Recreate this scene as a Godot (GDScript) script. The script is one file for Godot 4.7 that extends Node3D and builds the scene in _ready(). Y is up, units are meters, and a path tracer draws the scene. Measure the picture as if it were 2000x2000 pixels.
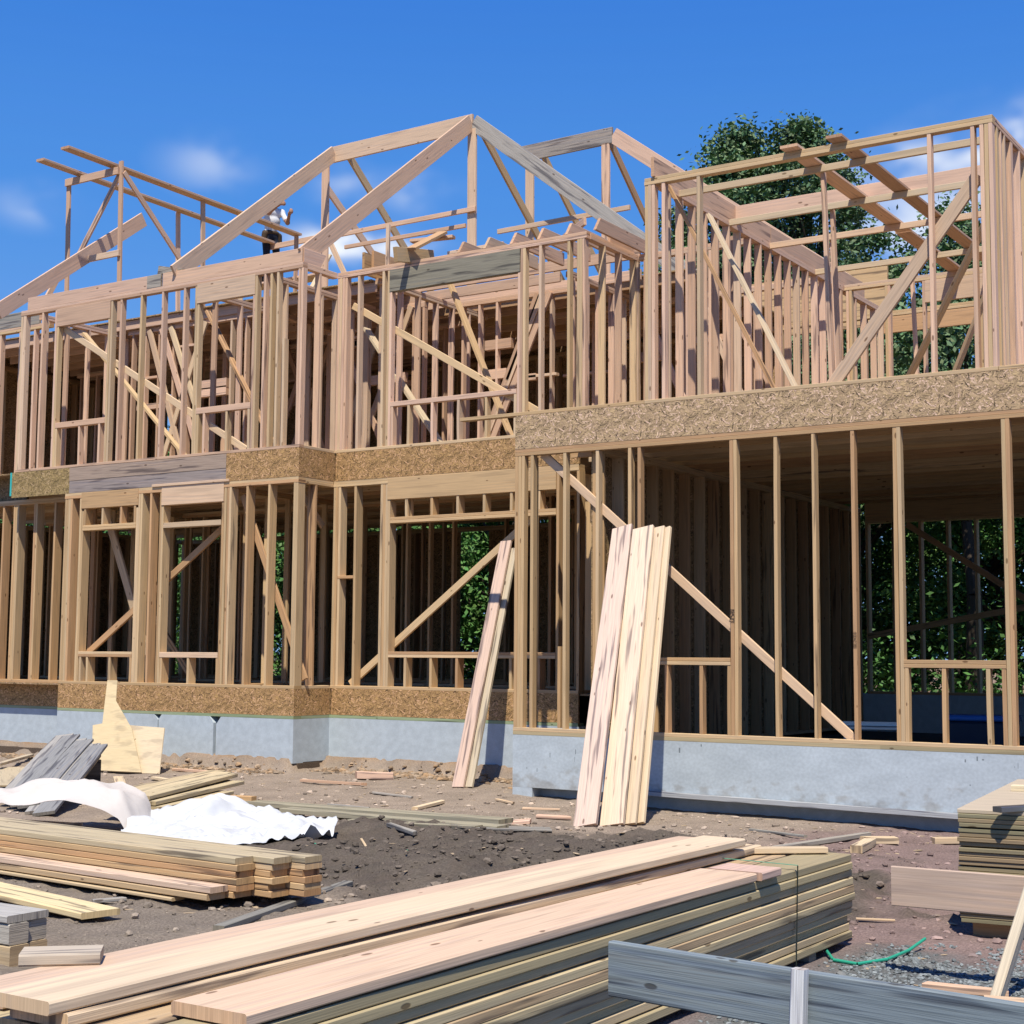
extends Node3D
# A timber-framed house under construction, seen from the yard.
# x runs along the front wall, -z goes into the house, y is up, metres. The garage's front wall is z = 0 and its corner x = 0.

var rng := RandomNumberGenerator.new()
var mat := {}
var house: Node3D
var used := {}
var n_soft := FastNoiseLite.new()
var n_fine := FastNoiseLite.new()

const PINK := [Color(0.69, 0.475, 0.335), Color(0.73, 0.505, 0.36), Color(0.62, 0.415, 0.285), Color(0.70, 0.52, 0.37), Color(0.76, 0.53, 0.395)]
const TAN := [Color(0.62, 0.435, 0.24), Color(0.565, 0.375, 0.20), Color(0.65, 0.475, 0.275), Color(0.575, 0.36, 0.195), Color(0.67, 0.495, 0.30)]
const PALE := [Color(0.72, 0.565, 0.37), Color(0.69, 0.52, 0.34), Color(0.74, 0.60, 0.41), Color(0.70, 0.51, 0.35)]
const GREEN := [Color(0.51, 0.42, 0.25), Color(0.57, 0.47, 0.29), Color(0.44, 0.37, 0.225), Color(0.60, 0.475, 0.295), Color(0.54, 0.395, 0.24)]
const GREY := [Color(0.34, 0.325, 0.29), Color(0.30, 0.29, 0.26), Color(0.38, 0.35, 0.305)]

func _ready() -> void:
	rng.seed = 4711
	n_soft.seed = 3; n_soft.frequency = 0.35; n_soft.fractal_octaves = 3
	n_fine.seed = 9; n_fine.frequency = 2.2; n_fine.fractal_octaves = 4
	make_camera_and_light()
	make_materials()
	make_ground()
	make_house()
	make_trees()
	make_yard()
	make_worker()
	make_debris()

# ------------------------------------------------------------------ camera, sky, sun
func make_camera_and_light() -> void:
	var cam := Camera3D.new()
	cam.name = "camera"
	cam.fov = 2.0 * rad_to_deg(atan(1000.0 / 2955.0))
	cam.near = 0.05
	cam.far = 600.0
	add_child(cam)
	cam.position = Vector3(8.993, 1.5, 13.9)
	cam.basis = Basis(Vector3.UP, deg_to_rad(33.0)) * Basis(Vector3.RIGHT, deg_to_rad(5.48)) * Basis(Vector3.BACK, deg_to_rad(0.445))
	cam.current = true

	var sun := DirectionalLight3D.new()
	sun.name = "sun"
	var to_sun := Vector3(cos(deg_to_rad(61.0)) * sin(deg_to_rad(27.0)), sin(deg_to_rad(61.0)), cos(deg_to_rad(61.0)) * cos(deg_to_rad(27.0)))
	sun.light_energy = 1.6
	sun.light_color = Color(1.0, 0.96, 0.89)
	sun.light_angular_distance = 0.5
	sun.shadow_enabled = true
	add_child(sun)
	sun.look_at_from_position(to_sun * 50.0, Vector3.ZERO, Vector3.UP)

	var env := Environment.new()
	env.background_mode = Environment.BG_SKY
	var sky := Sky.new()
	var pano := PanoramaSkyMaterial.new()
	pano.panorama = ImageTexture.create_from_image(sky_image())
	pano.energy_multiplier = 1.0
	sky.sky_material = pano
	env.sky = sky
	env.tonemap_mode = Environment.TONE_MAPPER_LINEAR
	env.tonemap_exposure = 1.3
	env.sdfgi_enabled = true
	env.ssao_enabled = true
	env.ssil_enabled = true
	var we := WorldEnvironment.new()
	we.name = "world_environment"
	we.environment = env
	add_child(we)

func sky_image() -> Image:
	# clear summer air: deep blue above, paler towards the horizon, a few wisps and small fair-weather clouds
	var w := 2048
	var h := 1024
	var n := FastNoiseLite.new()
	n.seed = 21; n.frequency = 15.0; n.fractal_octaves = 5
	# azimuth, elevation, half width, half height (degrees), thickness
	var wisps := [[-44.7, 18.0, 1.4, 0.8, 0.26], [-50.9, 16.0, 1.3, 0.6, 0.24], [-39.6, 17.4, 1.0, 0.7, 0.28], [-36.7, 17.3, 1.2, 0.6, 0.28], [-39.6, 15.4, 1.6, 0.5, 1.3], [-36.9, 15.2, 1.0, 0.4, 0.9], [-14.6, 18.6, 1.3, 0.8, 1.1], [-18.3, 18.0, 1.9, 0.6, 0.7], [-17.6, 15.8, 3.0, 1.3, 0.5], [-8.0, 17.0, 6.0, 2.0, 1.2], [20.0, 15.0, 7.0, 2.0, 1.2], [48.0, 19.0, 6.0, 1.8, 1.0], [85.0, 14.0, 8.0, 2.0, 1.1], [120.0, 20.0, 6.0, 2.0, 1.0], [160.0, 16.0, 8.0, 2.2, 1.2], [-80.0, 15.0, 7.0, 1.8, 1.1], [-115.0, 19.0, 7.0, 2.0, 1.0], [-150.0, 14.0, 8.0, 2.0, 1.2]]
	var data := PackedByteArray()
	data.resize(w * h * 3)
	for y in h:
		var el := 180.0 * (0.5 - (y + 0.5) / h)
		var s := sin(deg_to_rad(el))
		var base := Color(0.13, 0.12, 0.105)
		if s >= 0.0:
			var hor := Color(0.235, 0.42, 0.70)
			base = hor.lerp(Color(0.066, 0.229, 0.605), smoothstep(0.0, 0.30, s)).lerp(Color(0.036, 0.165, 0.545), smoothstep(0.26, 0.45, s)).lerp(Color(0.028, 0.115, 0.42), smoothstep(0.45, 1.0, s))
		var near: Array = []
		for q in wisps:
			if absf(el - q[1]) < q[3] * 2.4: near.append(q)
		var flat := base.linear_to_srgb()
		for x in w:
			var c := flat
			if near.size():
				var azd := wrapf(360.0 * (x + 0.5) / w, -180.0, 180.0)
				var k := 0.0
				for q in near:
					var da: float = (azd - q[0]) / q[2]; var de: float = (el - q[1]) / q[3]
					var r2 := da * da + de * de
					if r2 < 5.0: k += exp(-r2) * q[4]
				if k > 0.01:
					var az := deg_to_rad(azd)
					var ce := cos(deg_to_rad(el))
					var v := 0.5 + 0.5 * n.get_noise_3d(sin(az) * ce, s * 2.2, -cos(az) * ce)
					k = clampf(k * (0.12 + 1.15 * smoothstep(0.36, 0.66, v)), 0.0, 0.96)
					c = base.lerp(Color(0.75, 0.78, 0.82), k).linear_to_srgb()
			var o := (y * w + x) * 3
			data[o] = int(clampf(c.r, 0, 1) * 255.0)
			data[o + 1] = int(clampf(c.g, 0, 1) * 255.0)
			data[o + 2] = int(clampf(c.b, 0, 1) * 255.0)
	return Image.create_from_data(w, h, false, Image.FORMAT_RGB8, data)

# ------------------------------------------------------------------ textures and materials
func img_from(w: int, h: int, f: Callable) -> Image:
	var data := PackedByteArray()
	data.resize(w * h * 3)
	var o := 0
	for y in h:
		for x in w:
			var c: Color = f.call(x, y)
			data[o] = int(clampf(c.r, 0, 1) * 255.0)
			data[o + 1] = int(clampf(c.g, 0, 1) * 255.0)
			data[o + 2] = int(clampf(c.b, 0, 1) * 255.0)
			o += 3
	return Image.create_from_data(w, h, false, Image.FORMAT_RGB8, data)

func wood_image(sd: int, contrast: float, stain: float) -> Image:
	# sawn softwood, 1024 px along the grain = 2.6 m, 256 px across = 0.4 m; a multiplier for the board's own colour
	var a := FastNoiseLite.new(); a.seed = sd; a.frequency = 0.012; a.fractal_octaves = 2
	var b := FastNoiseLite.new(); b.seed = sd + 1; b.frequency = 0.02; b.fractal_octaves = 4
	var s := FastNoiseLite.new(); s.seed = sd + 2; s.frequency = 0.008; s.fractal_octaves = 4
	var r := RandomNumberGenerator.new(); r.seed = sd
	var knots: Array = []
	for i in 5:
		knots.append([r.randf_range(60.0, 840.0), r.randf() * 256.0, r.randf_range(3.0, 8.0)])
	var at := func(x: float, y: float) -> Vector3:   # growth rings, fibres, stains
		var warp := 0.0
		for k in knots:
			var dx: float = absf(x - k[0])
			var dy: float = absf(y - k[1]); dy = minf(dy, 256.0 - dy)
			if dx < 110.0 and dy < 60.0:
				warp += exp(-(dx * dx * 0.36 + dy * dy) / (k[2] * k[2]) * 0.18) * k[2] * 0.55
		var wide: float = a.get_noise_2d(x * 0.07, y * 0.6)
		var ring: float = sin((y + warp * 2.0) * 0.21 + wide * 7.0) * smoothstep(-0.25, 0.35, a.get_noise_2d(x * 0.10 + 300.0, y * 0.35))
		return Vector3(ring, b.get_noise_2d(x * 0.22, y * 14.0), smoothstep(0.12, 0.5, s.get_noise_2d(x * 0.22, y * 2.4)))
	return img_from(1024, 256, func(x: int, y: int) -> Color:
		var knot := 0.0
		for k in knots:
			var dx: float = absf(x - k[0]); var dy: float = absf(y - k[1]); dy = minf(dy, 256.0 - dy)
			if dx < 40.0 and dy < 30.0: knot = maxf(knot, 1.0 - smoothstep(0.65, 1.1, sqrt(dx * dx * 0.36 + dy * dy) / k[2]))
		var g: Vector3 = at.call(float(x), float(y))
		if x > 864: g = g.lerp(at.call(x - 1024.0, float(y)), (x - 864) / 160.0)
		var st := g.z * stain
		var v: float = 0.93 + contrast * (0.045 * g.x + 0.15 * g.y) - st
		v = lerpf(v, 0.52, knot * 0.75)
		var warm: float = contrast * 0.03 * g.x
		return Color(v + warm * 0.2, v - maxf(warm, 0.0) * 0.5 - knot * 0.03, v - warm - knot * 0.05 + st * 0.10))

func osb_image() -> Image:
	var w := 1024
	var img := Image.create(w, w, false, Image.FORMAT_RGB8)
	img.fill(Color(0.52, 0.42, 0.33))
	var r := RandomNumberGenerator.new(); r.seed = 77
	var data := img.get_data()
	for i in 14000:
		var cx := r.randf() * w
		var cy := r.randf() * w
		var ang := r.randfn(0.0, 0.75) if r.randf() < 0.75 else r.randf() * PI
		var ln := r.randf_range(14, 40)
		var wd := r.randf_range(2.5, 7.0)
		var v := clampf(r.randfn(0.67, 0.095), 0.38, 0.88)
		if r.randf() < 0.03: v = r.randf_range(0.82, 0.92)
		if r.randf() < 0.06: v = r.randf_range(0.30, 0.40)
		var warm := r.randf_range(0.75, 1.05)
		var cr := int(clampf(v * 1.03, 0, 1) * 255.0)
		var cg := int(clampf(v * (0.86 + 0.05 * warm), 0, 1) * 255.0)
		var cb := int(clampf(v * (0.70 + 0.14 * (1.0 - warm) + (0.08 if v > 0.82 else 0.0)), 0, 1) * 255.0)
		var ca := cos(ang)
		var sa := sin(ang)
		var st := 0
		var t := -ln
		while t <= ln:
			var u := -wd * (1.0 - 0.5 * absf(t) / ln)
			while u <= wd * (1.0 - 0.4 * absf(t) / ln):
				var px := posmod(int(cx + t * ca - u * sa), w)
				var py := posmod(int(cy + t * sa + u * ca), w)
				st = (py * w + px) * 3
				data[st] = cr; data[st + 1] = cg; data[st + 2] = cb
				u += 0.8
			t += 0.8
	img.set_data(w, w, false, Image.FORMAT_RGB8, data)
	return img

func speckle_image(sd: int, lo: float, hi: float, f1: float, f2: float) -> Image:
	var a := FastNoiseLite.new(); a.seed = sd; a.frequency = f1; a.fractal_octaves = 5
	var b := FastNoiseLite.new(); b.seed = sd + 7; b.frequency = f2; b.fractal_octaves = 3
	return img_from(512, 512, func(x: int, y: int) -> Color:
		var u := x / 512.0 * TAU
		var v := y / 512.0 * TAU
		# tileable: noise on a torus
		var p := Vector3(cos(u) * 82.0, sin(u) * 82.0, cos(v) * 82.0)
		var q := sin(v) * 82.0
		var k: float = 0.5 + 0.5 * (a.get_noise_3d(p.x + q, p.y, p.z + q * 0.7) * 0.75 + b.get_noise_3d(p.x + q, p.y - q, p.z) * 0.55)
		k = lerpf(lo, hi, clampf(k, 0, 1))
		return Color(k, k, k))

func stem_image() -> Image:
	# the poured garage wall (8.2 m to the width): cloudy cement with splashed earth along its foot and a few scuffs
	var a := FastNoiseLite.new(); a.seed = 301; a.frequency = 0.012; a.fractal_octaves = 5
	var b := FastNoiseLite.new(); b.seed = 302; b.frequency = 0.03; b.fractal_octaves = 4
	var img := img_from(2048, 168, func(x: int, y: int) -> Color:
		var up := 0.666 - y / 168.0 * 0.556
		var k: float = 0.92 + 0.06 * a.get_noise_2d(x * 0.6, y * 1.2) + 0.05 * b.get_noise_2d(x * 3.0, y * 3.0)
		var splash: float = smoothstep(-0.1, 0.7, b.get_noise_2d(x * 0.5, y * 0.6) * 1.2 + 0.45 - (up - 0.11) * 3.6) * 0.34
		return Color(k, k, k).lerp(Color(0.70 * k, 0.62 * k, 0.55 * k), clampf(splash, 0, 1)))
	var r := RandomNumberGenerator.new(); r.seed = 8
	for i in 26:
		img.fill_rect(Rect2i(r.randi_range(0, 2040), r.randi_range(5, 110), r.randi_range(1, 4), r.randi_range(4, 16)), Color(0.62, 0.63, 0.63))
	return img

func std(tex: Image, rough: float, bump := 0.0, triplanar := 0.0, bump_img: Image = null) -> StandardMaterial3D:
	var m := StandardMaterial3D.new()
	m.vertex_color_use_as_albedo = true
	m.roughness = rough
	m.metallic_specular = 0.3
	if tex:
		m.albedo_texture = ImageTexture.create_from_image(tex)
	if bump > 0.0:
		var n: Image = (bump_img if bump_img else tex).duplicate()
		n.bump_map_to_normal_map(bump)
		m.normal_enabled = true
		m.normal_texture = ImageTexture.create_from_image(n)
	if triplanar > 0.0:
		m.uv1_triplanar = true
		m.uv1_world_triplanar = true
		m.uv1_scale = Vector3.ONE * triplanar
	return m

func make_materials() -> void:
	var w1 := wood_image(11, 0.6, 0.06)
	var w2 := wood_image(31, 0.7, 0.09)
	mat.wood = std(w1, 0.72, 1.2)
	mat.wood2 = std(w2, 0.72, 1.2)
	mat.stained = std(wood_image(57, 0.8, 0.30), 0.78, 1.4)
	mat.grey = std(wood_image(93, 1.35, 0.30), 0.85, 2.5)
	mat.plyface = std(wood_image(71, 0.35, 0.10), 0.8)
	mat.osb = std(osb_image(), 0.8, 1.5)
	var sp := speckle_image(3, 0.84, 1.0, 0.03, 0.25)
	mat.concrete = std(sp, 0.85, 1.0, 0.45)
	mat.stained_concrete = std(stem_image(), 0.85)
	mat.dirt = std(speckle_image(15, 0.48, 1.03, 0.12, 0.5), 0.95, 5.0, 0.9)
	mat.stone = std(speckle_image(25, 0.7, 1.0, 0.1, 0.4), 0.9, 2.0, 3.0)
	mat.plain = std(null, 0.7)
	var tarp := std(speckle_image(41, 0.93, 1.0, 0.02, 0.2), 0.55, 1.0, 1.2)
	tarp.backlight_enabled = true
	tarp.backlight = Color(0.10, 0.10, 0.11)
	tarp.cull_mode = BaseMaterial3D.CULL_DISABLED
	mat.tarp = tarp
	var leaf := std(null, 0.55)
	leaf.backlight_enabled = true
	leaf.backlight = Color(0.30, 0.38, 0.12)
	leaf.cull_mode = BaseMaterial3D.CULL_DISABLED
	mat.leaf = leaf
	mat.bark = std(speckle_image(61, 0.5, 1.0, 0.1, 0.5), 0.95, 5.0, 1.5)
	var st := std(null, 0.35); st.metallic = 0.8
	mat.steel = st
	var pl := std(null, 0.4)
	mat.plastic = pl

# ------------------------------------------------------------------ helpers
func numbered(called: String) -> String:
	if not used.has(called):
		used[called] = 0
		return called
	used[called] += 1
	return "%s_%03d" % [called, used[called]]

func thing(called: String, label: String, category: String, at := Vector3.ZERO, turn := 0.0, group := "") -> Node3D:
	var o := Node3D.new()
	o.name = numbered(called)
	add_child(o)
	o.position = at
	o.rotation.y = turn
	tag(o, label, category, group)
	return o

func tag(o: Node, label: String, category: String, group := "", kind := "") -> void:
	if label: o.set_meta("label", label)
	if category: o.set_meta("category", category)
	if group: o.set_meta("group", group)
	if kind: o.set_meta("kind", kind)

func part(called: String, parent: Node3D) -> Node3D:
	var o := Node3D.new()
	o.name = called
	parent.add_child(o, true)
	return o

func put(parent: Node, called: String, mesh: Mesh, m: Material, xf := Transform3D.IDENTITY) -> MeshInstance3D:
	var o := MeshInstance3D.new()
	o.name = called if parent != self else numbered(called)
	o.mesh = mesh
	o.material_override = m
	parent.add_child(o, true)
	o.transform = xf
	return o

func pick(p: Array) -> Color:
	var c: Color = p[rng.randi() % p.size()]
	var k := rng.randf_range(0.84, 1.10)
	return Color(c.r * k, c.g * k, c.b * k)

class Geo:
	var v := PackedVector3Array()
	var n := PackedVector3Array()
	var uv := PackedVector2Array()
	var c := PackedColorArray()
	var i := PackedInt32Array()
	func quad(a: Vector3, b: Vector3, d: Vector3, e: Vector3, nrm: Vector3, ua: Vector2, ub: Vector2, ud: Vector2, ue: Vector2, col: Color) -> void:
		var s := v.size()
		v.append_array([a, b, d, e]); n.append_array([nrm, nrm, nrm, nrm]); uv.append_array([ua, ub, ud, ue]); c.append_array([col, col, col, col])
		if (b - a).cross(d - a).dot(nrm) > 0.0:
			i.append_array([s, s + 2, s + 1, s, s + 3, s + 2])
		else:
			i.append_array([s, s + 1, s + 2, s, s + 2, s + 3])
	func tri(a: Vector3, b: Vector3, d: Vector3, nrm: Vector3, col: Color, ua := Vector2.ZERO, ub := Vector2.ZERO, ud := Vector2.ZERO) -> void:
		var s := v.size()
		v.append_array([a, b, d]); n.append_array([nrm, nrm, nrm]); uv.append_array([ua, ub, ud]); c.append_array([col, col, col])
		if (b - a).cross(d - a).dot(nrm) > 0.0:
			i.append_array([s, s + 2, s + 1])
		else:
			i.append_array([s, s + 1, s + 2])
	func mesh() -> ArrayMesh:
		var arr := []
		arr.resize(Mesh.ARRAY_MAX)
		arr[Mesh.ARRAY_VERTEX] = v; arr[Mesh.ARRAY_NORMAL] = n; arr[Mesh.ARRAY_TEX_UV] = uv; arr[Mesh.ARRAY_COLOR] = c; arr[Mesh.ARRAY_INDEX] = i
		var m := ArrayMesh.new()
		m.add_surface_from_arrays(Mesh.PRIMITIVE_TRIANGLES, arr)
		return m

func board_into(g: Geo, xf: Transform3D, L: float, w: float, t: float, col: Color, ch := 0.003, bow := 0.0, slope_a := 0.0, slope_b := 0.0) -> void:
	# x along the board, y its width, z its thickness; eased edges; slope_* slants an end across the width
	var hw := w * 0.5
	var ht := t * 0.5
	ch = minf(ch, minf(hw, ht) * 0.5)
	var sec := [Vector2(-hw + ch, -ht), Vector2(hw - ch, -ht), Vector2(hw, -ht + ch), Vector2(hw, ht - ch), Vector2(hw - ch, ht), Vector2(-hw + ch, ht), Vector2(-hw, ht - ch), Vector2(-hw, -ht + ch)]
	var seg := 1 if bow == 0.0 else 6
	var u0 := rng.randf()
	var v0 := rng.randf()
	var along := 0.0
	for k in 8:
		var p: Vector2 = sec[k]
		var q: Vector2 = sec[(k + 1) % 8]
		var e := (q - p)
		var nn := (xf.basis * Vector3(0, e.y, -e.x)).normalized()
		for s in seg:
			var f0 := float(s) / seg
			var f1 := float(s + 1) / seg
			var quadp: Array = []
			for item in [[f0, p], [f1, p], [f1, q], [f0, q]]:
				var f: float = item[0]
				var c2: Vector2 = item[1]
				var x := -L * 0.5 + L * f
				x += lerpf(slope_a, slope_b, f) * c2.y * 0.0 + (slope_a * (1.0 - f) + slope_b * f) * c2.x
				quadp.append(xf * Vector3(x, c2.x, c2.y + bow * 4.0 * f * (1.0 - f)))
			g.quad(quadp[0], quadp[1], quadp[2], quadp[3], nn, Vector2(u0 + L * f0 / 2.6, v0 + along / 0.4), Vector2(u0 + L * f1 / 2.6, v0 + along / 0.4), Vector2(u0 + L * f1 / 2.6, v0 + (along + e.length()) / 0.4), Vector2(u0 + L * f0 / 2.6, v0 + (along + e.length()) / 0.4), col)
		along += e.length()
	var endc := Color(col.r * 0.88, col.g * 0.82, col.b * 0.74)
	for s in [-1.0, 1.0]:
		var sl := slope_a if s < 0.0 else slope_b
		var nn := (xf.basis * Vector3(s, -s * sl, 0)).normalized()
		for k in range(1, 7):
			var A: Vector2 = sec[0]; var B: Vector2 = sec[k]; var C: Vector2 = sec[k + 1]
			var P: Array = []
			var UVs: Array = []
			for c2: Vector2 in [A, B, C]:
				P.append(xf * Vector3(s * L * 0.5 + sl * c2.x, c2.x, c2.y))
				UVs.append(Vector2(u0 + c2.y * 0.6, v0 + c2.x * 2.0))
			g.tri(P[0], P[1], P[2], nn, endc, UVs[0], UVs[1], UVs[2])

func frame(a: Vector3, b: Vector3, hint: Vector3) -> Transform3D:
	var x := (b - a).normalized()
	var y := (hint - x * hint.dot(x))
	if y.length() < 0.001:
		y = Vector3(0.123, 0.9, 0.2).cross(x)
	y = y.normalized()
	return Transform3D(Basis(x, y, x.cross(y)), (a + b) * 0.5)

func bd(parent: Node, called: String, a: Vector3, b: Vector3, hint: Vector3, w: float, t: float, col: Color, m := "wood", bow := 0.0, sa := 0.0, sb := 0.0, ch := 0.003) -> MeshInstance3D:
	# one board from a to b (centre line); w is measured along hint, t across it
	var g := Geo.new()
	board_into(g, Transform3D.IDENTITY, a.distance_to(b), w, t, col, ch, bow, sa, sb)
	var mm: String = m
	if m == "wood": mm = ["wood", "wood2", "wood", "wood2", "wood", "wood2", "stained"][rng.randi() % 7]
	return put(parent, called, g.mesh(), mat[mm], frame(a, b, hint))

func slab(parent: Node, called: String, x0: float, x1: float, y0: float, y1: float, z0: float, z1: float, col: Color, m: String, tile := 1.05) -> MeshInstance3D:
	var g := Geo.new()
	box_into(g, Vector3(x0, y0, z0), Vector3(x1, y1, z1), col, tile)
	return put(parent, called, g.mesh(), mat[m])

func box_into(g: Geo, a: Vector3, b: Vector3, col: Color, tile := 1.2) -> void:
	var u := 1.0 / tile
	for ax in 3:
		var p := (ax + 1) % 3
		var q := (ax + 2) % 3
		if ax == 2: p = 0; q = 1
		if ax == 0: p = 2; q = 1
		if ax == 1: p = 0; q = 2
		for s in 2:
			var nn := Vector3.ZERO
			nn[ax] = 1.0 if s == 1 else -1.0
			var P: Array = []
			var U: Array = []
			for c in [[0, 0], [1, 0], [1, 1], [0, 1]]:
				var pt := Vector3.ZERO
				pt[ax] = b[ax] if s == 1 else a[ax]
				pt[p] = b[p] if c[0] == 1 else a[p]
				pt[q] = b[q] if c[1] == 1 else a[q]
				P.append(pt)
				U.append(Vector2(pt[p] * u, pt[q] * u + 0.37 * ax))
			g.quad(P[0], P[1], P[2], P[3], nn, U[0], U[1], U[2], U[3], col)

# a stud wall: o = foot of its face at t = 0, d = direction along it, inn = direction into its depth
class Wall:
	var n: Node3D
	var o: Vector3
	var d: Vector3
	var inn: Vector3
	var dep: float
	var yb: float
	var yt: float
	var pal: Array

func wall(called: String, o: Vector3, d: Vector3, inn: Vector3, dep: float, yb: float, yt: float, t0: float, t1: float, pal: Array, studs: Array, plates := true) -> Wall:
	var w := Wall.new()
	w.n = part(called, house)
	w.o = o; w.d = d; w.inn = inn; w.dep = dep; w.yb = yb; w.yt = yt; w.pal = pal
	if plates:
		hz(w, "sole_plate", t0, t1, yb, 0.038)
		hz(w, "top_plate", t0, t1, yt - 0.0765, 0.038)
		hz(w, "top_plate", t0 + 0.002, t1 - 0.002, yt - 0.038, 0.038, 0.002)
	for t in studs:
		st(w, "stud", t, yb + 0.038, yt - 0.077)
	return w

func st(w: Wall, called: String, t: float, y0: float, y1: float, off := 0.0, wd := 0.038) -> MeshInstance3D:
	var lean := rng.randfn(0.0, 0.003)
	var p := w.o + w.d * t + w.inn * (w.dep * 0.5 + off + rng.randf_range(0.0, 0.004))
	return bd(w.n, called, Vector3(p.x, y0, p.z), Vector3(p.x, y1, p.z) + w.d * lean, w.inn, w.dep - 0.003, wd, pick(w.pal), "wood", rng.randfn(0.0, 0.0025))

func hz(w: Wall, called: String, t0: float, t1: float, y: float, h: float, off := 0.0, dep := -1.0, pal := [], m := "wood") -> MeshInstance3D:
	var dd := w.dep if dep < 0.0 else dep
	var p := w.inn * (dd * 0.5 + off)
	var a := w.o + w.d * t0 + p
	var b := w.o + w.d * t1 + p
	a.y = y + h * 0.5; b.y = a.y
	return bd(w.n, called, a, b, Vector3.UP, h, dd, pick(pal if pal.size() else w.pal), m)

func dg(w: Wall, called: String, t0: float, y0: float, t1: float, y1: float, off: float, wd := 0.089, th := 0.038, pal := [], in2 := 0.0) -> MeshInstance3D:
	var a := w.o + w.d * t0 + w.inn * off
	var b := w.o + w.d * t1 + w.inn * (off + in2)
	a.y = y0; b.y = y1
	return bd(w.n, called, a, b, w.inn.cross(b - a), wd, th, pick(pal if pal.size() else w.pal))

func spaced(a: float, b: float, step := 0.406, skip: Array = []) -> Array:
	var r: Array = []
	var t := a
	while t < b - 0.03:
		var ok := true
		for s in skip:
			if t > s[0] and t < s[1]: ok = false
		if ok: r.append(t + rng.randfn(0.0, 0.006))
		t += step
	r.append(b)
	return r

# ------------------------------------------------------------------ the ground
func dark_soil(x: float, z: float) -> float:
	var e := Vector2((x - 2.7) / 3.4, (z - 4.5) / 2.2).length() + n_soft.get_noise_2d(x * 3.0, z * 3.0) * 0.35
	return 1.0 - smoothstep(0.72, 1.12, e)

func bank(x: float, z: float) -> float:
	# the cut edge of earth left standing along the foundation
	if x > 0.0 or z > 0.6: return 0.0
	var d := z - (FZ if x < CX else MZ)
	if x < -8.1: d += 0.25
	return (1.0 - smoothstep(0.03, 0.17, d + 0.16 * n_fine.get_noise_2d(x * 1.3, z * 0.6))) * (1.0 - smoothstep(-0.2, 0.0, x))

func hgt(x: float, z: float) -> float:
	var h := 0.04 * (1.0 - smoothstep(0.1, 1.7, z)) * (1.0 - smoothstep(-0.4, 0.5, x))
	h += 0.17 * bank(x, z)
	h += 0.10 * exp(-pow((x - 3.2) / 1.5, 2.0) - pow((z - 4.6) / 0.8, 2.0))
	h -= 0.045 * (1.0 - smoothstep(0.15, 0.8, z)) * smoothstep(0.8, 1.7, x)
	h -= 0.05 * smoothstep(3.0, 6.0, x) * (1.0 - smoothstep(0.0, 4.0, z))
	var d := dark_soil(x, z)
	if z > -2.0 and z < 14.0 and x > -12.0 and x < 12.0:
		var amp := 0.016 + 0.06 * d
		if z > 6.3 and x < 5.0: amp = 0.026
		if x > 5.0 and z > 5.5: amp = 0.010
		var k := n_fine.get_noise_2d(x * 1.1, z * 1.1)
		h += amp * k + amp * 0.8 * absf(n_fine.get_noise_2d(x * 2.7 + 30.0, z * 2.7))
		h += 0.06 * d * sin((z - 0.25 * x) * 4.2 + 0.6 + 0.6 * k) * smoothstep(0.3, 1.0, d)
		h += (0.012 + 0.022 * d) * absf(n_fine.get_noise_2d(x * 5.0 + 80.0, z * 5.0))
	return h

func ground_color(x: float, z: float) -> Color:
	var sandy := Color(0.46, 0.375, 0.30)
	var darkc := Color(0.165, 0.138, 0.114)
	var red := Color(0.35, 0.255, 0.235)
	var greyb := Color(0.315, 0.265, 0.215)
	var grav := Color(0.20, 0.21, 0.21)
	var nn := n_soft.get_noise_2d(x * 2.0 + 50.0, z * 2.0) * 0.7
	var c := sandy
	c = c.lerp(greyb, smoothstep(5.6, 7.2, z + nn) * (1.0 - smoothstep(4.5, 5.5, x)))
	c = c.lerp(Color(0.42, 0.26, 0.14), bank(x, z + 0.05) * (0.45 + 0.55 * smoothstep(-0.1, 0.3, n_fine.get_noise_2d(x * 2.0, z * 2.0 + 40.0))))
	c = c.lerp(red, smoothstep(3.2, 4.6, x + nn))
	c = c.lerp(darkc, dark_soil(x, z))
	c = c.lerp(grav, smoothstep(5.9, 6.6, z + nn * 1.2) * smoothstep(5.9, 6.3, x))
	var k := 1.0 + 0.22 * n_fine.get_noise_2d(x * 0.8 - 9.0, z * 0.8)
	return Color(c.r * k, c.g * k, c.b * k)

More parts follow.
